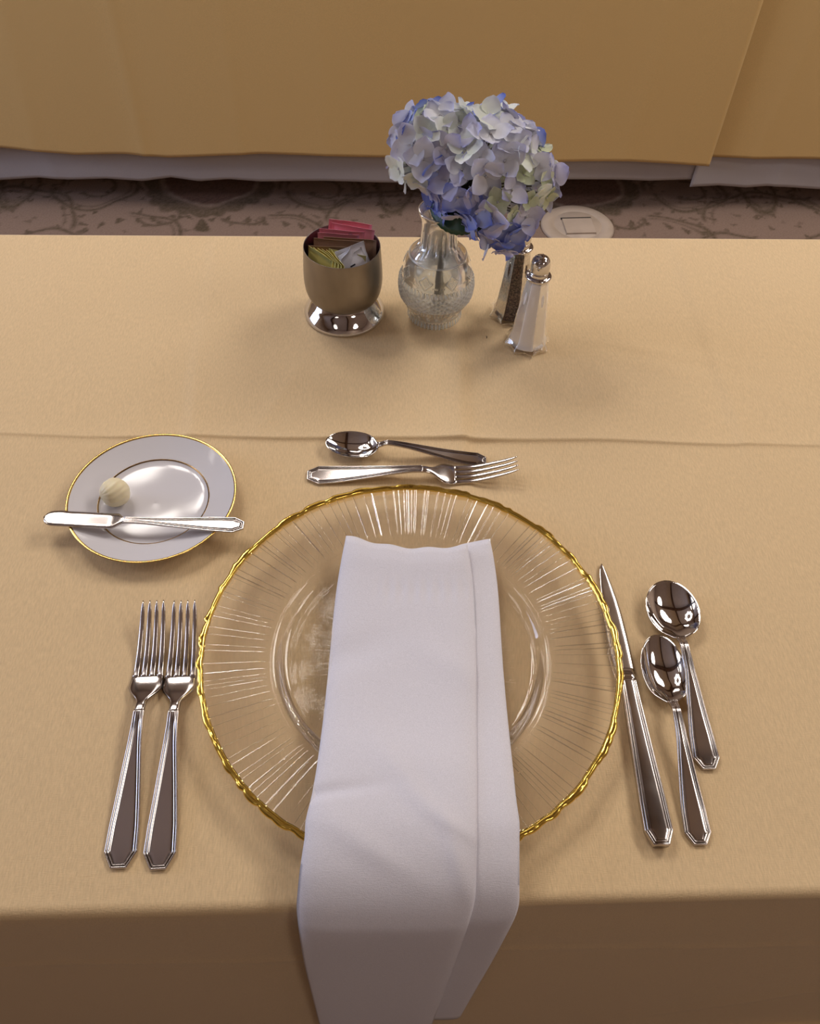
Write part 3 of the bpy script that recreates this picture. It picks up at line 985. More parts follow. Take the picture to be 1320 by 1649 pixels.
def cloth_layer(Lpts, Rpts, thick, bulge, wr, ns=150, nu=56, topwave=None):
    A, B = smooth_path(Lpts, ns), smooth_path(Rpts, ns)
    ker = np.hanning(15)[1:-1]
    ker /= ker.sum()
    for Q in (A, B):
        for c_ in range(3):
            pad = np.concatenate([2 * Q[0, c_] - Q[6:0:-1, c_], Q[:, c_], 2 * Q[-1, c_] - Q[-2:-8:-1, c_]])
            Q[:, c_] = np.convolve(pad, ker, 'valid')
    u = np.linspace(0, 1, nu)
    P = A[:, None] * (1 - u)[None, :, None] + B[:, None] * u[None, :, None]
    ds = np.gradient(P, axis=0)
    du = np.gradient(P, axis=1)
    nrm = np.cross(du, -ds)
    nrm = np.cross(du, ds) if (np.cross(du, ds)[..., 2].mean() > 0) else nrm
    nrm /= np.linalg.norm(nrm, axis=-1, keepdims=True) + 1e-12
    S, Uu = np.meshgrid(np.linspace(0, 1, ns), u, indexing='ij')
    h = bulge * (1 - np.abs(2 * Uu - 1) ** 5) + wr(S, Uu)
    if topwave is not None:
        P = P + topwave(S, Uu)[..., None] * (-ds / (np.linalg.norm(ds, axis=-1, keepdims=True) + 1e-9))
    e = (1 - np.abs(2 * Uu - 1) ** 14)
    e2 = e * np.minimum(1, S * 60 + 0.1)
    T = P + nrm * (h * 1.0 + thick * (e2 - 1) * 0.5)[..., None]
    Bt = P + nrm * (h * 0.2 - thick * (1 - 0.5 * (1 - e2)))[..., None]
    V = np.concatenate([T.reshape(-1, 3), Bt.reshape(-1, 3)])
    F = grid_faces(ns, nu) + grid_faces(ns, nu, base=ns * nu, flip=True)
    m = ns * nu
    for i in range(ns - 1):
        F.append((i * nu, (i + 1) * nu, m + (i + 1) * nu, m + i * nu))
        F.append((i * nu + nu - 1, m + i * nu + nu - 1, m + (i + 1) * nu + nu - 1, (i + 1) * nu + nu - 1))
    for j in range(nu - 1):
        F.append((j, m + j, m + j + 1, j + 1))
        q = (ns - 1) * nu + j
        F.append((q, q + 1, m + q + 1, m + q))
    return V, F


def wrinkle(s0, u0, ang, ln, wd, h):
    def f(S, Uu):
        ds_, du_ = (S - s0) * 5.0, Uu - u0
        a_ = ds_ * math.cos(ang) + du_ * math.sin(ang)
        b_ = -ds_ * math.sin(ang) + du_ * math.cos(ang)
        return h * np.exp(-(a_ / ln) ** 2 - (b_ / wd) ** 2)
    return f


WR = [wrinkle(0.10, 0.05, 1.75, 0.35, 0.05, -0.0016), wrinkle(0.27, 0.03, 1.75, 0.32, 0.06, -0.0020), wrinkle(0.11, 0.9, 1.3, 0.3, 0.05, 0.0012), wrinkle(0.30, 0.7, 0.5, 0.6, 0.08, 0.0012), wrinkle(0.42, 0.35, 0.4, 0.6, 0.12, 0.0010), wrinkle(0.2, 0.45, 1.2, 0.5, 0.2, 0.0012), wrinkle(0.5, 0.9, 0.1, 0.9, 0.06, 0.0010)]


def wr_top(S, Uu):
    out = 1.5 * sum(f(S, Uu) for f in WR)
    hem = np.exp(-((S - 0.018) / 0.006) ** 2)
    pk = np.exp(-((S - 0.045) / 0.006) ** 2)
    out = out + 0.0006 * hem - 0.0014 * pk * (0.5 + 0.5 * np.sin(Uu * 70)) * smoothstep(0.2, 0.4, Uu)
    return out


def wr_under(S, Uu):
    return 0.0008 * np.sin(S * 9 + 1) * Uu + 0.0006 * np.exp(-((S - 0.018) / 0.006) ** 2)


nap = empty('napkin', (PC[0], PC[1], TZ))
tag(nap, 'white folded cloth napkin draped over the charger plate and table edge', 'napkin')
ctr = np.array([PC[0], PC[1], TZ])
V, F = cloth_layer(Lp, Rp, 0.0040, 0.0022, wr_top, topwave=lambda S, Uu: (0.0075 * np.sin(PI * np.clip(Uu, 0, 1)) - 0.001 * np.sin(Uu * 21)) * -1.0 * np.clip(1 - S * 9, 0, 1) * 1.0)
obj('upper_fold', new_mesh('upper_fold', V - ctr, F), M_napkin, nap)
V, F = cloth_layer(ULp, URp, 0.0038, 0.0012, wr_under)
obj('lower_fold', new_mesh('lower_fold', V - ctr, F), M_napkin, nap)

# ------------------------------------------------------------------ bread plate, butter, spreader
bp_ = at(247, 803, z=0.010)
bread = empty('bread_plate', (bp_[0], bp_[1], TZ + Z0))
tag(bread, 'small white china bread plate with gilt edge, holding the butter', 'plate')
prof = [(0.0005, 0.0026), (0.020, 0.0031), (0.037, 0.0043), (0.0455, 0.0053), (0.0485, 0.0064), (0.0505, 0.0073), (0.056, 0.0088), (0.064, 0.0112), (0.0715, 0.0138), (0.0742, 0.0149), (0.0750, 0.0148), (0.0748, 0.0139), (0.071, 0.0115), (0.060, 0.0070), (0.050, 0.0030), (0.0465, 0.0002), (0.0440, 0.0), (0.0425, 0.0012), (0.0005, 0.0012)]
prof = [(r, z) for r, z in smooth_path(prof[:11], 60)] + prof[11:]
dish_top = prof[:60]
V, F = lathe(prof, 128)
obj('dish', new_mesh('dish', V, F[:]), M_china, bread)
V, F = lathe([(0.0728, 0.01435), (0.0742, 0.01515), (0.0752, 0.0150), (0.0750, 0.0141), (0.0741, 0.0146), (0.0728, 0.01425)], 128)
o = obj('gilt_edge', new_mesh('gilt_edge', V, F), M_rimgold, bread)
o['label'] = 'thin gold edge line'
zt = lambda r: float(np.interp(r, [q[0] for q in dish_top], [q[1] for q in dish_top]))
V, F = lathe([(r, zt(r) + 0.00012) for r in np.linspace(0.0484, 0.0498, 6)] + [(0.0498, zt(0.0498) - 0.0003), (0.0484, zt(0.0484) - 0.0003)], 128)
o = obj('gilt_line', new_mesh('gilt_line', V, F), M_linegold, bread)
o['label'] = 'dull gold ring around the well'

bb = at(186, 795, z=0.016)
nth, nph = 72, 36
V = []
for i in range(nph + 1):
    ph = PI * i / nph
    for j in range(nth):
        t = 2 * PI * j / nth
        g = 0.5 + 0.5 * math.cos(14 * (t + 0.5 * math.cos(ph)))
        r = 0.0131 * (1 + 0.035 * (g ** 0.6 - 0.5) * math.sin(ph)) * (1 + 0.02 * math.sin(5 * ph + t))
        V.append((r * math.cos(ph), r * math.sin(ph) * math.cos(t), r * math.sin(ph) * math.sin(t) * 0.96))
F = grid_faces(nph + 1, nth, True)
bt = obj('butter_ball', new_mesh('butter_ball', np.array(V), F), M_butter, None, (bb[0], bb[1], TZ + Z0 + 0.0040 + 0.0127), (0.3, 0.35, 0.6))
tag(bt, 'fluted round ball of pale butter on the bread plate', 'butter')

sp_, L = dir_place('butter_spreader', (393, 846), (70, 833), 0.018, 0.018, Z0 + 0.0152)
tag(sp_, 'silver butter spreader lying across the bread plate', 'knife')
lh = L * 0.60
k = lh / 0.105
V, F = handle_mesh(lh, [(0.009 * k, 0.0086), (0.03 * k, 0.0078), (0.06 * k, 0.0054), (0.085 * k, 0.0034), (lh - 0.004, 0.0030), (lh, 0.0034)], lambda s: 0.0004 * s / lh, 0.009 * k, 0.0042, lambda s: 0.0022 + 0.0010 * float(smoothstep(0.5, 0.9, s / lh)))
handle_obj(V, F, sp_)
st = []
for t in np.linspace(0, 1, 40):
    lower = 0.0034 + 0.0062 * float(smoothstep(0, 0.14, t)) - 0.001 * t
    upper = 0.0034 + 0.0040 * float(smoothstep(0.02, 0.10, t)) + 0.0012 * t
    rd = 1.0 if t < 0.86 else math.sqrt(max(0.0, 1 - ((t - 0.86) / 0.14) ** 2)) * 0.97 + 0.03
    c_ = (lower - upper) / 2
    if 0.75 < t < 0.86:
        upper += 0.0006 * math.sin((t - 0.75) / 0.11 * PI)
    st.append((lh - 0.001 + (L - lh + 0.001) * t, c_ - (c_ + upper) * rd, c_ + (lower - c_) * rd, 0.0006, 0.0030 - 0.0016 * float(smoothstep(0, 0.2, t))))
V, F = strip(st, 13)
obj('blade', new_mesh('blade', V, F), M_steel, sp_)


# ------------------------------------------------------------------ sugar caddy and its packets
cb = at(555, 503.5, z=0)
caddy = empty('sugar_caddy', (cb[0], cb[1], TZ + Z0))
tag(caddy, 'round footed steel caddy filled with sweetener packets', 'caddy')
foot = smooth_path([(0.0440, 0.0), (0.0452, 0.0015), (0.0450, 0.0040), (0.0428, 0.0080), (0.0385, 0.0135), (0.0345, 0.0180), (0.0325, 0.0210), (0.0326, 0.0225)], 40)
V, F = lathe([(0.0005, 0.0004), (0.040, 0.0004)] + [tuple(q) for q in foot] + [(0.030, 0.0228), (0.0005, 0.0228)], 96)
o = obj('foot', new_mesh('foot', V, F), M_mirror, caddy)
o['label'] = 'mirror polished flared foot'
cup = smooth_path([(0.0290, 0.0212), (0.0335, 0.0220), (0.0380, 0.0262), (0.0409, 0.0335), (0.0424, 0.044), (0.0424, 0.056), (0.0415, 0.071), (0.0405, 0.0855)], 60)
inner = [(0.0400, 0.0860), (0.0396, 0.0856), (0.0404, 0.071), (0.0413, 0.056), (0.0413, 0.044), (0.0397, 0.0335), (0.0365, 0.0270), (0.030, 0.0245), (0.0005, 0.0242)]
V, F = lathe([tuple(q) for q in cup] + [(0.0404, 0.0859)], 96)
o = obj('cup', new_mesh('cup', V, F), M_satin, caddy)
o['label'] = 'satin worn bowl with warm brown sheen'
V, F = lathe([(0.0404, 0.0859)] + inner, 96)
obj('liner', new_mesh('liner', V, F), M_dark_in, caddy)


def packet_mesh(w_, h_, t_, seed):
    r = random.Random(seed)
    nu, nv = 13, 10
    V = []
    bend = r.uniform(-0.0012, 0.0012)
    for side in (1, -1):
        for i in range(nu):
            for j in range(nv):
                u, v = i / (nu - 1), j / (nv - 1)
                x, z = (u - 0.5) * w_, (v - 0.5) * h_
                eu, ev = min(u, 1 - u) * 2, min(v, 1 - v) * 2
                puff = t_ / 2 * float(smoothstep(0.08, 0.5, ev)) * float(smoothstep(0.0, 0.35, eu)) + 0.00015
                V.append((x, side * puff + bend * math.sin(PI * u) + 0.0003 * math.sin(9 * u + 7 * v + seed), z))
    F = grid_faces(nu, nv, flip=True) + grid_faces(nu, nv, base=nu * nv)
    m = nu * nv
    for i in range(nu - 1):
        F.append((i * nv, (i + 1) * nv, m + (i + 1) * nv, m + i * nv))
        F.append((i * nv + nv - 1, m + i * nv + nv - 1, m + (i + 1) * nv + nv - 1, (i + 1) * nv + nv - 1))
    for j in range(nv - 1):
        F.append((j, m + j, m + j + 1, j + 1))
        q = (nu - 1) * nv + j
        F.append((q, q + 1, m + q + 1, m + q))
    return np.array(V), F


def packet(name, x, y, ztop, m, label, group, w_=0.050, h_=0.056, t_=0.0028, rz=0.0, tilt=0.0, roll=0.0, seed=1, mark=None):
    me = new_mesh(name, *packet_mesh(w_, h_, t_, seed))
    o = obj(name, me, m)
    o.rotation_euler = (tilt, roll, rz)
    o.location = (cb[0] + x, cb[1] + y, TZ + Z0 + ztop - 0.003 - h_ / 2)
    tag(o, label, 'packet', group)
    if mark:
        mx_, mz_, mw, mh = mark
        V, F = box(mx_ - mw / 2, mx_ + mw / 2, -t_ * 0.62, -t_ * 0.40, mz_ - mh / 2, mz_ + mh / 2)
        obj('print', new_mesh('print', V, F, False), M_ink, o)
    return o


PW = 'sweetener packets standing in the steel caddy'
packet('pink_packet', 0.006, 0.0265, 0.0985, M_pink, 'pink sweetener packet standing highest at the back of the caddy', PW, 0.046, tilt=-0.10, roll=0.10, rz=-0.08, seed=2)
packet('pink_packet', 0.009, 0.0215, 0.0965, M_pink, 'pink sweetener packet just before the highest pink packet', PW, 0.046, tilt=-0.10, roll=0.09, rz=-0.16, seed=3)
packet('pink_packet', -0.002, 0.0175, 0.0945, M_pink, 'pink sweetener packet with a dark printed mark, middle of the pink ones', PW, 0.048, tilt=-0.08, roll=0.07, rz=-0.03, seed=4, mark=(0.009, 0.024, 0.004, 0.0018))
packet('pink_packet', -0.005, 0.0135, 0.0925, M_pink, 'pink sweetener packet foremost of the pink ones, against the brown packets', PW, 0.044, tilt=-0.08, roll=0.04, rz=-0.05, seed=5)
packet('brown_packet', 0.0075, 0.0095, 0.0900, M_brown, 'brown sugar packet rearmost of the brown ones, below the pink packets', PW, 0.056, tilt=-0.05, roll=0.03, rz=-0.06, seed=6, t_=0.0022)
packet('brown_packet', -0.004, 0.0050, 0.0915, M_brown, 'brown sugar packet in the middle, its top edge fully showing', PW, 0.054, tilt=-0.05, roll=0.05, rz=-0.04, seed=7, t_=0.0022)
packet('brown_packet', -0.008, -0.0020, 0.0880, M_brown, 'brown sugar packet nearest the yellow packets', PW, 0.056, tilt=-0.06, roll=0.02, rz=-0.02, seed=8, t_=0.0022)
packet('pale_yellow_packet', 0.002, -0.0085, 0.0850, M_paleyellow, 'pale yellow packet standing flat behind the fanned yellow packets', PW, 0.040, tilt=-0.12, roll=0.12, rz=-0.15, seed=9)
ords = ['outermost of the fan at the caddy wall', 'next inside the outermost of the fan', 'third into the fan', 'just inside the third of the fan', 'steeply turned towards the white packets', 'innermost of the fan']
for i in range(6):
    ang = -0.72 - 0.07 * i
    packet('yellow_packet', -0.0265 + 0.0038 * i, -0.0130 - 0.0016 * min(i, 4), 0.0885 - 0.0002 * i, M_yellowp, 'yellow sweetener packet ' + ords[i], PW, 0.030, tilt=-0.10, rz=ang, roll=0.08, seed=20 + i, t_=0.0016)
packet('white_packet', 0.0085, -0.0150, 0.0905, M_whitep, 'white packet bent upright, nearest the yellow fan', PW, 0.026, h_=0.050, tilt=-0.15, rz=1.15, roll=-0.04, seed=31, t_=0.005)
packet('white_packet', 0.0135, -0.0110, 0.0925, M_whitep, 'white packet in the middle of the white ones', PW, 0.034, h_=0.050, tilt=-0.35, rz=0.50, roll=-0.08, seed=32, t_=0.005)
packet('white_packet', 0.0175, -0.0125, 0.0915, M_whitep, 'white packet second from the caddy wall', PW, 0.032, h_=0.048, tilt=-0.45, rz=0.65, roll=-0.14, seed=33, t_=0.005)
packet('white_packet', 0.0180, -0.0180, 0.0890, M_whitep, 'white packet with dark print, leaning on the caddy rim', PW, 0.028, h_=0.042, tilt=-0.62, rz=0.62, roll=-0.14, seed=34, t_=0.004, mark=(-0.004, 0.010, 0.006, 0.0015))

# ------------------------------------------------------------------ pressed glass vase
vb = at(699, 507, z=0)
vase = empty('glass_vase', (vb[0], vb[1], TZ + Z0))
tag(vase, 'clear pressed glass bud vase with diamond pattern, holding the blue hydrangea', 'vase')
VH = 0.131
key = [(0.0285, 0.0), (0.0295, 0.002), (0.0285, 0.008), (0.0288, 0.011), (0.0335, 0.020), (0.0378, 0.030), (0.0396, 0.041), (0.0392, 0.050), (0.0378, 0.056), (0.0372, 0.060), (0.0355, 0.068), (0.0310, 0.0785), (0.0245, 0.087), (0.0205, 0.092), (0.0192, 0.098), (0.0186, 0.108), (0.0188, 0.116), (0.0198, 0.122), (0.0220, 0.1275), (0.0228, 0.1300), (0.0222, VH)]
outer = smooth_path(key, 220)


def relief(r, z, th, k):
    o = np.zeros_like(th)
    bell = lambda a, b_, f=0.0015: float(smoothstep(a - f, a + f, z) * (1 - smoothstep(b_ - f, b_ + f, z)))
    # beaded foot
    o += 0.0008 * bell(0.0012, 0.0075) * np.cos(th * 44)
    # scallop band
    o += 0.0007 * bell(0.013, 0.019) * np.maximum(0, np.cos(th * 20 + 40 * (z - 0.016)))
    # upright bars
    o += 0.0006 * bell(0.0215, 0.0265) * np.sign(np.cos(th * 60)) * 0.8
    # lattice: crossed ridges
    lat = np.maximum(np.cos(th * 17 + z * 560) ** 8, np.cos(th * 17 - z * 560) ** 8)
    o += 0.0012 * bell(0.029, 0.0475) * (lat - 0.2) + 0.0006 * bell(0.028, 0.053)
    # rope band
    o += 0.0009 * bell(0.0495, 0.0545, 0.0008) * np.cos(th * 52 + z * 300)
    # diamonds on the shoulder
    cell = (th * 8 / (2 * PI)) % 1.0 - 0.5
    dd = np.abs(cell) / 0.24 + abs(z - 0.0655) / 0.0075
    o += 0.0008 * np.exp(-((dd - 1) / 0.10) ** 2) * bell(0.054, 0.077)
    o += 0.0007 * np.where(dd < 0.75, np.sign(np.sin(cell * 90) * math.sin(z * 2600)) * 0.6, 0) * bell(0.054, 0.077)
    o += 0.0004 * bell(0.0595, 0.0612, 0.0004) * (np.abs(cell) > 0.3) * np.cos(cell * 110)
    # ring below the neck and flutes on it
    o += 0.0007 * math.exp(-((z - 0.0800) / 0.0008) ** 2)
    o += 0.0011 * bell(0.0885, 0.1105, 0.002) * -(np.maximum(0, np.cos(th * 14)) ** 3)
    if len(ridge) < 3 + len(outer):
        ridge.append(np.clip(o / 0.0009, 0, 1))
    return r + 1.5 * o


inner = smooth_path([(0.0198, 0.1305), (0.0192, 0.1275), (0.0172, 0.122), (0.0163, 0.114), (0.0163, 0.104), (0.0172, 0.094), (0.0210, 0.087), (0.0278, 0.077), (0.0325, 0.067), (0.0345, 0.058), (0.0360, 0.046), (0.0355, 0.036), (0.0320, 0.024), (0.0270, 0.014), (0.020, 0.0095), (0.010, 0.0085), (0.0004, 0.0085)], 90)
prof = [(0.0004, 0.0025), (0.015, 0.0022), (0.0245, 0.0008)] + [tuple(q) for q in outer] + [tuple(q) for q in inner]
no = 3 + len(outer)
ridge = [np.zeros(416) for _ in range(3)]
V, F = lathe(prof, 416, lambda r, z, th, k: relief(r, z, th, k) if 3 <= k < no else np.full(len(th), r))
me = new_mesh('glass_body', V, F)
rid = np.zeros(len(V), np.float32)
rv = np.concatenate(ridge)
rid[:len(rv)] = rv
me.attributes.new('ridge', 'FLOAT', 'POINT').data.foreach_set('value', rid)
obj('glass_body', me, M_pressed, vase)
wp = [(r + 0.0002, z - 0.0001) for (r, z) in inner if z < 0.0665 and r > 0.001]
V, F = lathe([(0.0004, 0.066)] + [(0.02, 0.066)] + wp + [(0.0004, 0.0083)], 96)
o = obj('water', new_mesh('water', V, F[:]), M_water, vase)
o['label'] = 'clear water in the belly of the vase'

# ------------------------------------------------------------------ hydrangea
hc = Vector((vb[0] + 0.035, vb[1] - 0.005, TZ + 0.172))
hyd = empty('hydrangea', (vb[0], vb[1], TZ + Z0 + 0.012))
tag(hyd, 'blue and white hydrangea bloom leaning over the glass vase', 'flower')
org = Vector(hyd.location)


def by_pix(px, py, y):
    return Vector(at(px, py, y=y))


lobes = [(by_pix(778, 273, 0.762), 0.053), (by_pix(700, 242, 0.765), 0.036), (by_pix(800, 316, 0.740), 0.041), (by_pix(672, 252, 0.755), 0.022), (by_pix(838, 290, 0.750), 0.031), (by_pix(732, 222, 0.772), 0.024), (by_pix(808, 380, 0.728), 0.015), (by_pix(750, 290, 0.738), 0.027)]
pts = []
tries = 0
rp = random.Random(12)
while len(pts) < 260 and tries < 80000:
    tries += 1
    c, r = rp.choices(lobes, [l[1] ** 2 for l in lobes])[0]
    v = Vector((rp.gauss(0, 1), rp.gauss(0, 1), rp.gauss(0, 1))).normalized()
    q = c + v * r
    if any((q - c2).length < r2 - 0.002 for c2, r2 in lobes if c2 is not c):
        continue
    if v.z < -0.75 and c.z < TZ + 0.19:
        continue
    if any((q - p2).length < 0.0150 for p2, _ in pts):
        continue
    pts.append((q, v))
camv = Vector(CAM_O)


def petal_geo(seed, ln=0.0185, wd=0.0185):
    r = random.Random(seed)
    nu, nv = 8, 9
    V = []
    cup_, curl, tw = r.uniform(0.15, 0.5), r.uniform(-0.25, 0.25), r.uniform(-0.12, 0.12)
    for i in range(nu):
        t = i / (nu - 1)
        shape = (math.sin(PI * min(1.0, (0.08 + 0.92 * t) ** 0.85 * 0.93)) ** 0.62) if t < 1 else 0.30
        hw2 = wd / 2 * max(0.10, shape)
        if t < 0.12:
            hw2 = wd / 2 * (0.16 + 2.2 * t)
        for j in range(nv):
            u = -1 + 2 * j / (nv - 1)
            x = ln * (0.04 + 0.96 * t) - 0.10 * ln * u * u * t
            y = u * hw2
            z = ln * (0.35 * cup_ * t * t + 0.12 * u * u * cup_ + curl * t * t * 0.5 + tw * u * t + 0.025 * math.sin(9 * t + 4 * u + seed) * t)
            V.append((x, y, z))
    return np.array(V), grid_faces(nu, nv, flip=True)


def add_tint(me, vals):
    a_ = me.attributes.new('tint', 'FLOAT', 'POINT')
    a_.data.foreach_set('value', np.asarray(vals, np.float32))


def petal_mat(name, c_in, c_out):
    m, nt, b = mat(name, c_out, 0.6, spec=0.25, sheen=0.1)
    at_ = N(nt, 'ShaderNodeAttribute', attribute_name='tint')
    r = N(nt, 'ShaderNodeValToRGB')
    e = r.color_ramp.elements
    e[0].position, e[0].color = 0.1, (*c_in, 1)
    e[1].position, e[1].color = 0.95, (*c_out, 1)
    mid = r.color_ramp.elements.new(0.6)
    mid.color = (*[(p_ * 0.65 + q_ * 0.35) for p_, q_ in zip(c_in, c_out)], 1)
    nt.links.new(at_.outputs['Fac'], r.inputs[0])
    oi = N(nt, 'ShaderNodeObjectInfo')
    mr = N(nt, 'ShaderNodeMapRange')
    mr.inputs['To Min'].default_value = 0.82
    mr.inputs['To Max'].default_value = 1.12
    nt.links.new(oi.outputs['Random'], mr.inputs[0])
    mx = N(nt, 'ShaderNodeMix', data_type='RGBA', blend_type='MULTIPLY')
    mx.inputs['Factor'].default_value = 1.0
    nt.links.new(r.outputs[0], mx.inputs['A'])
    nt.links.new(mr.outputs[0], mx.inputs['B'])
    nt.links.new(mx.outputs['Result'], b.inputs['Base Color'])
    tr = N(nt, 'ShaderNodeBsdfTranslucent')
    nt.links.new(mx.outputs['Result'], tr.inputs[0])
    ms = N(nt, 'ShaderNodeMixShader')
    ms.inputs[0].default_value = 0.22
    nt.links.new(b.outputs[0], ms.inputs[1])
    nt.links.new(tr.outputs[0], ms.inputs[2])
    nt.links.new(ms.outputs[0], nt.nodes['Material Output'].inputs[0])
    return m


PMATS = {'white': petal_mat('petal_white', (0.82, 0.87, 0.76), (0.80, 0.84, 0.90)),
         'pale': petal_mat('petal_pale', (0.78, 0.79, 0.83), (0.60, 0.62, 0.86)),
         'lavender': petal_mat('petal_lavender', (0.70, 0.69, 0.79), (0.42, 0.44, 0.80)),
         'blue': petal_mat('petal_blue', (0.46, 0.52, 0.80), (0.16, 0.22, 0.68)),
         'green': petal_mat('petal_green', (0.66, 0.72, 0.48), (0.72, 0.77, 0.62))}
M_pip, _, _ = mat('floret_eye', (0.50, 0.50, 0.52), 0.6)
NPET = 4
PET = {}
for mk in PMATS:
    for s in range(NPET):
        V, F = petal_geo(s + 3)
        me = new_mesh('petal', V, F)
        add_tint(me, np.repeat(np.linspace(0, 1, 8), 9))
        me.materials.append(PMATS[mk])
        PET[mk, s] = me
# the eye of a floret with its short stalk
V1, F1 = tube([(0, 0, -0.012), (0, 0, -0.004), (0, 0, 0.0)], [0.0007, 0.0007, 0.0010], 6)
V2, F2 = lathe([(0.0002, 0.0022), (0.0010, 0.0020), (0.0014, 0.0012), (0.0011, 0.0), (0.0002, -0.0005)], 10)
EYE = new_mesh('floret', *join((V1, F1), (V2, F2)))
EYE.materials.append(M_pip)


def pick_kind(q, v):
    x, y_ = (q - camv).dot(Vector(CAM_R)), (q - camv).dot(Vector(CAM_U))
    dpt = (q - camv).dot(Vector(_fw))
    px, py = 660 + FOC * x / dpt, 824.5 - FOC * y_ / dpt
    r = rp.random()
    if px < 690:
        return rp.choices(['white', 'pale', 'green', 'lavender', 'blue'], [6, 3, 1.8, 1.5, 0.8])[0]
    if py > 345:
        return rp.choices(['blue', 'lavender', 'pale'], [5, 4, 1])[0]
    if px < 760 and py > 285:
        return rp.choices(['blue', 'lavender'], [4, 2])[0]
    if py < 190:
        return rp.choices(['lavender', 'pale', 'white', 'blue'], [4, 3, 2.5, 2.5])[0]
    return rp.choices(['pale', 'lavender', 'white', 'green', 'blue'], [6, 4, 3.5, 1.5, 1.2])[0]


order = sorted(range(len(pts)), key=lambda i: -(pts[i][1].dot((camv - pts[i][0]).normalized())))
for rank, i in enumerate(order):
    q, v = pts[i]
    v = (v + Vector((rp.uniform(-0.38, 0.38), rp.uniform(-0.38, 0.38), rp.uniform(-0.25, 0.35)))).normalized()
    kind = pick_kind(q, v)
    sc_ = rp.uniform(0.80, 1.12) * (0.72 if kind == 'green' else 1.0)
    rot = v.to_track_quat('Z', 'Y').to_matrix().to_4x4()
    base = Matrix.Translation(q - org) @ rot @ Matrix.Rotation(rp.uniform(0, 6.28), 4, 'Z') @ Matrix.Scale(sc_, 4)
    mats4 = []
    for k in range(4):
        mats4.append(Matrix.Rotation(k * PI / 2 + rp.uniform(-0.14, 0.14), 4, 'Z') @ Matrix.Translation((0.0006, 0, 0.0009 * (k % 2))) @ Matrix.Rotation(-rp.uniform(-0.12, 0.38), 4, 'Y') @ Matrix.Scale(rp.uniform(0.86, 1.1), 4))
    if rank < 74:
        f = obj('floret', EYE, None, hyd)
        f.matrix_local = base
        for k in range(4):
            p_ = obj('petal', PET[kind, rp.randrange(NPET)], None, f)
            p_.matrix_local = mats4[k]
    else:
        parts = []
        for k in range(4):
            V, F = petal_geo(rp.randrange(NPET) + 3)
            V = np.array([(mats4[k] @ Vector(p_))[:] for p_ in V])
            parts.append((V, F))
        V, F = join(*parts)
        me = new_mesh('floret', V, F)
        add_tint(me, np.tile(np.repeat(np.linspace(0, 1, 8), 9), 4))
        me.materials.append(PMATS[kind])
        f = obj('floret', me, None, hyd)
        f.matrix_local = base
# stalks inside the bloom and the main stem down into the water
root_pt = Vector((vb[0] + 0.012, vb[1] - 0.004, TZ + 0.142))
segs = []
for i in range(0, len(pts), 2):
    q, v = pts[i]
    a_ = root_pt - org
    e_ = q - v * 0.008 - org
    m_ = a_.lerp(e_, 0.5) + Vector((0, 0, 0.008))
    segs.append(tube([a_[:], m_[:], e_[:]], [0.0016, 0.0010, 0.0007], 5))
V, F = join(*segs)
o = obj('stalks', new_mesh('stalks', V, F), M_stem, hyd)
o['kind'] = 'stuff'
V, F = tube([(0.002, 0.002, 0.0), (0.003, 0.001, 0.03), (0.005, 0.0, 0.07), (0.008, -0.002, 0.105), tuple(root_pt - org)], [0.0038, 0.0038, 0.0036, 0.0036, 0.003], 10)
obj('stem', new_mesh('stem', V, F), M_stem, hyd)


def leaf_geo(base, tip, normal, width):
    base, tip, normal = Vector(base), Vector(tip), Vector(normal).normalized()
    ax_ = tip - base
    side = ax_.cross(normal).normalized()
    nu, nv = 26, 9
    V = []
    for i in range(nu):
        t = i / (nu - 1)
        hw2 = width / 2 * (math.sin(PI * t ** 0.8) ** 0.8 if 0 < t < 1 else 0.02) * (1 + 0.05 * (i % 2))
        for j in range(nv):
            u = -1 + 2 * j / (nv - 1)
            p_ = base + ax_ * t + side * (u * hw2) + normal * (0.010 * math.sin(PI * t) - 0.004 * abs(u) * math.sin(PI * t) + 0.0006 * math.cos(t * 34 - 5 * abs(u)))
            V.append(p_[:])
    return np.array(V), grid_faces(nu, nv)


vein = M_leaf.node_tree
V, F = leaf_geo(by_pix(692, 336, 0.752) - org, by_pix(800, 352, 0.712) - org, (0.05, -0.85, 0.5), 0.040)
o = obj('leaf', new_mesh('leaf', V, F), M_leaf, hyd)
so = o.modifiers.new('thickness', 'SOLIDIFY')
so.thickness = 0.0005
o['label'] = 'dark green leaf at the vase mouth'


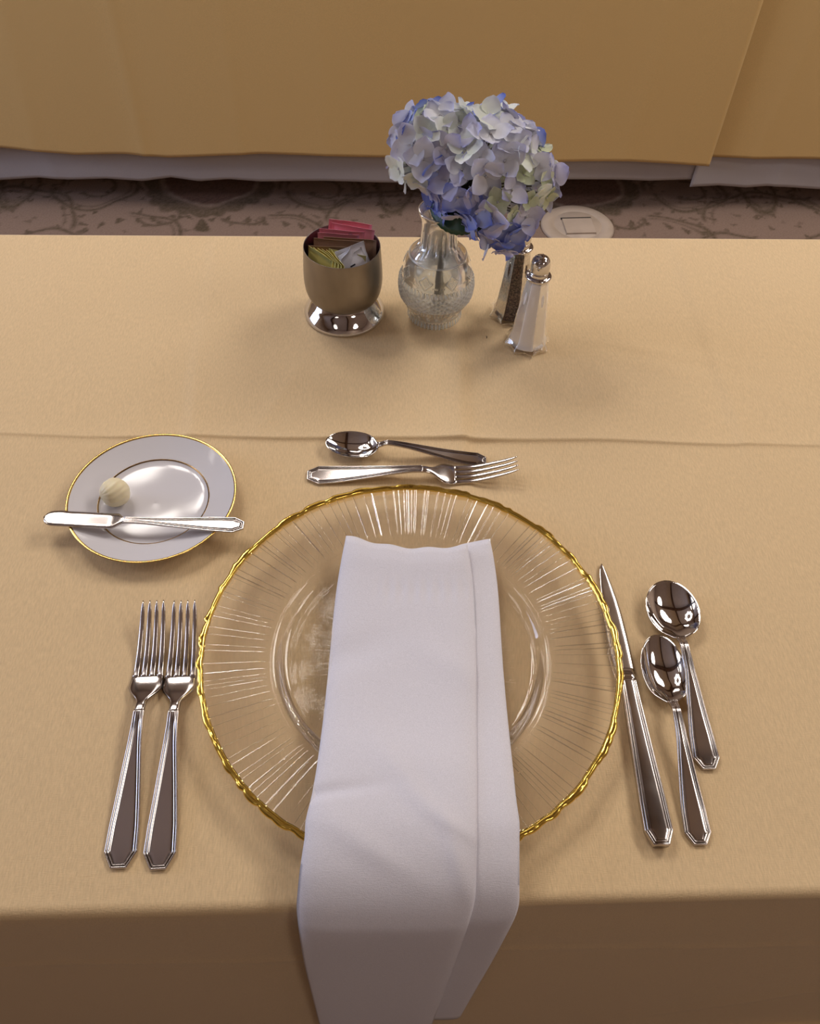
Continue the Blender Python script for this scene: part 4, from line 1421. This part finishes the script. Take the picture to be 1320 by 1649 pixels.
# ------------------------------------------------------------------ salt and pepper shakers
def shaker(name, loc, rz, content_mat, label, content_name, fill):
    root = empty(name, (loc[0], loc[1], TZ + Z0), rz)
    tag(root, label, 'shaker', 'glass shakers with steel caps')
    nsid = 8
    nth = nsid * 12
    th = np.arange(nth) * 2 * PI / nth
    cell = (th * nsid / (2 * PI)) % 1.0 - 0.5
    poly = math.cos(PI / nsid) / np.cos(cell * 2 * PI / nsid)
    corner = (np.abs(cell) * 2) ** 5
    key = [(0.0245, 0.0), (0.0252, 0.0018), (0.0238, 0.0045), (0.0208, 0.0095), (0.0192, 0.016), (0.0182, 0.024), (0.0160, 0.045), (0.0134, 0.068), (0.0116, 0.083), (0.0111, 0.087)]
    prof = smooth_path(key, 46)
    V = []
    for (r, z) in prof:
        fl_ = 1 - float(smoothstep(0.002, 0.013, z))
        round_ = float(smoothstep(0.078, 0.086, z))
        rr = r * ((poly * (1 + 0.035 * corner)) * (1 - round_) + round_)
        rr = rr * (1 - 0.07 * fl_ * (1 - np.abs(cell) * 2) ** 1.0)
        zz = z + fl_ * 0.0018 * (1 - (np.abs(cell) * 2) ** 2) * (1.0 if z > 0.001 else 0.0)
        V.append(np.c_[rr * np.cos(th), rr * np.sin(th), zz])
    inn = [(0.0096, 0.087), (0.0105, 0.082), (0.0127, 0.068), (0.0150, 0.045), (0.0170, 0.024), (0.0180, 0.015), (0.0190, 0.0095), (0.0208, 0.0045), (0.0150, 0.0030), (0.0003, 0.0027)]
    inn = [tuple(q) for q in smooth_path(inn, 30)]
    for (r, z) in inn:
        rr = np.maximum(r, 0.0002) * (0.5 + 0.5 * poly)
        V.append(np.c_[rr * np.cos(th), rr * np.sin(th), np.full(nth, z)])
    Vb = np.concatenate([np.c_[0.0003 * np.cos(th), 0.0003 * np.sin(th), np.full(nth, 0.0014)], np.c_[0.02 * np.cos(th), 0.02 * np.sin(th), np.full(nth, 0.0010)]] + V)
    F = grid_faces(2 + len(prof) + len(inn), nth, True, flip=True)
    obj('glass_body', new_mesh('glass_body', Vb, F), M_glass, root)
    V = [np.c_[0.0002 * np.cos(th), 0.0002 * np.sin(th), np.full(nth, fill)]]
    for (r, z) in inn:
        if z <= fill and r > 0.001:
            rr = (r + 0.00025) * (0.5 + 0.5 * poly)
            V.append(np.c_[rr * np.cos(th), rr * np.sin(th), np.full(nth, z - 0.0001)])
    V.append(np.c_[0.0002 * np.cos(th), 0.0002 * np.sin(th), np.full(nth, 0.0026)])
    o = obj(content_name, new_mesh(content_name, np.concatenate(V), grid_faces(len(V), nth, True, flip=True)), content_mat, root)
    o['kind'] = 'stuff'
    # cap: rolled collar, thread band, dome
    col_p = [(0.0100, 0.0850), (0.0124, 0.0852), (0.0132, 0.0863), (0.0132, 0.0876), (0.0122, 0.0886), (0.0102, 0.0890)]
    V, F = lathe([tuple(q) for q in smooth_path(col_p, 24)], 64)
    obj('collar', new_mesh('collar', V, F), M_mirror, root)
    dome = [(0.0102, 0.0887), (0.0098, 0.0900), (0.0098, 0.0920), (0.0094, 0.0930), (0.0098, 0.0943), (0.0101, 0.0975), (0.0098, 0.1020), (0.0086, 0.1062), (0.0060, 0.1090), (0.0030, 0.1102), (0.0002, 0.1105)]
    V, F = lathe([tuple(q) for q in smooth_path(dome, 44)], 64)
    cp = obj('cap', new_mesh('cap', V, F), M_mirror, root)
    for k in range(7):
        q = 2 * PI * k / 6
        rr = 0.0 if k == 6 else 0.0048
        zz = 0.1105 if k == 6 else 0.1096
        V, F = lathe([(0.0001, 0.0003), (0.0006, 0.0002), (0.0007, -0.0006)], 10)
        h_ = obj('hole', new_mesh('hole', V, F), M_black, cp, (rr * math.cos(q), rr * math.sin(q), zz))
        h_.rotation_euler = (0, 0 if k == 6 else 0.62, q)
    return root


sb = at(848, 553, z=0)
pb = at(822, 506, z=0)
shaker('salt_shaker', sb, 0.1, M_salt, 'salt shaker of panelled glass filled with white salt', 'salt', 0.0835)
shaker('pepper_shaker', pb, 0.25, M_pepper, 'pepper shaker of panelled glass filled with dark pepper, under the hydrangea', 'pepper', 0.080)

# crumb on the cloth
cr = at(783, 545, z=0)
V, F = tube([(0, -0.0022, 0.0006), (0.0003, 0, 0.0009), (0, 0.0022, 0.0006)], [0.0003, 0.0007, 0.0003], 6)
o = obj('crumb', new_mesh('crumb', V, F), M_pepper, None, (cr[0], cr[1], TZ + Z0))
tag(o, 'tiny dark crumb on the yellow cloth before the pepper shaker', 'crumb')
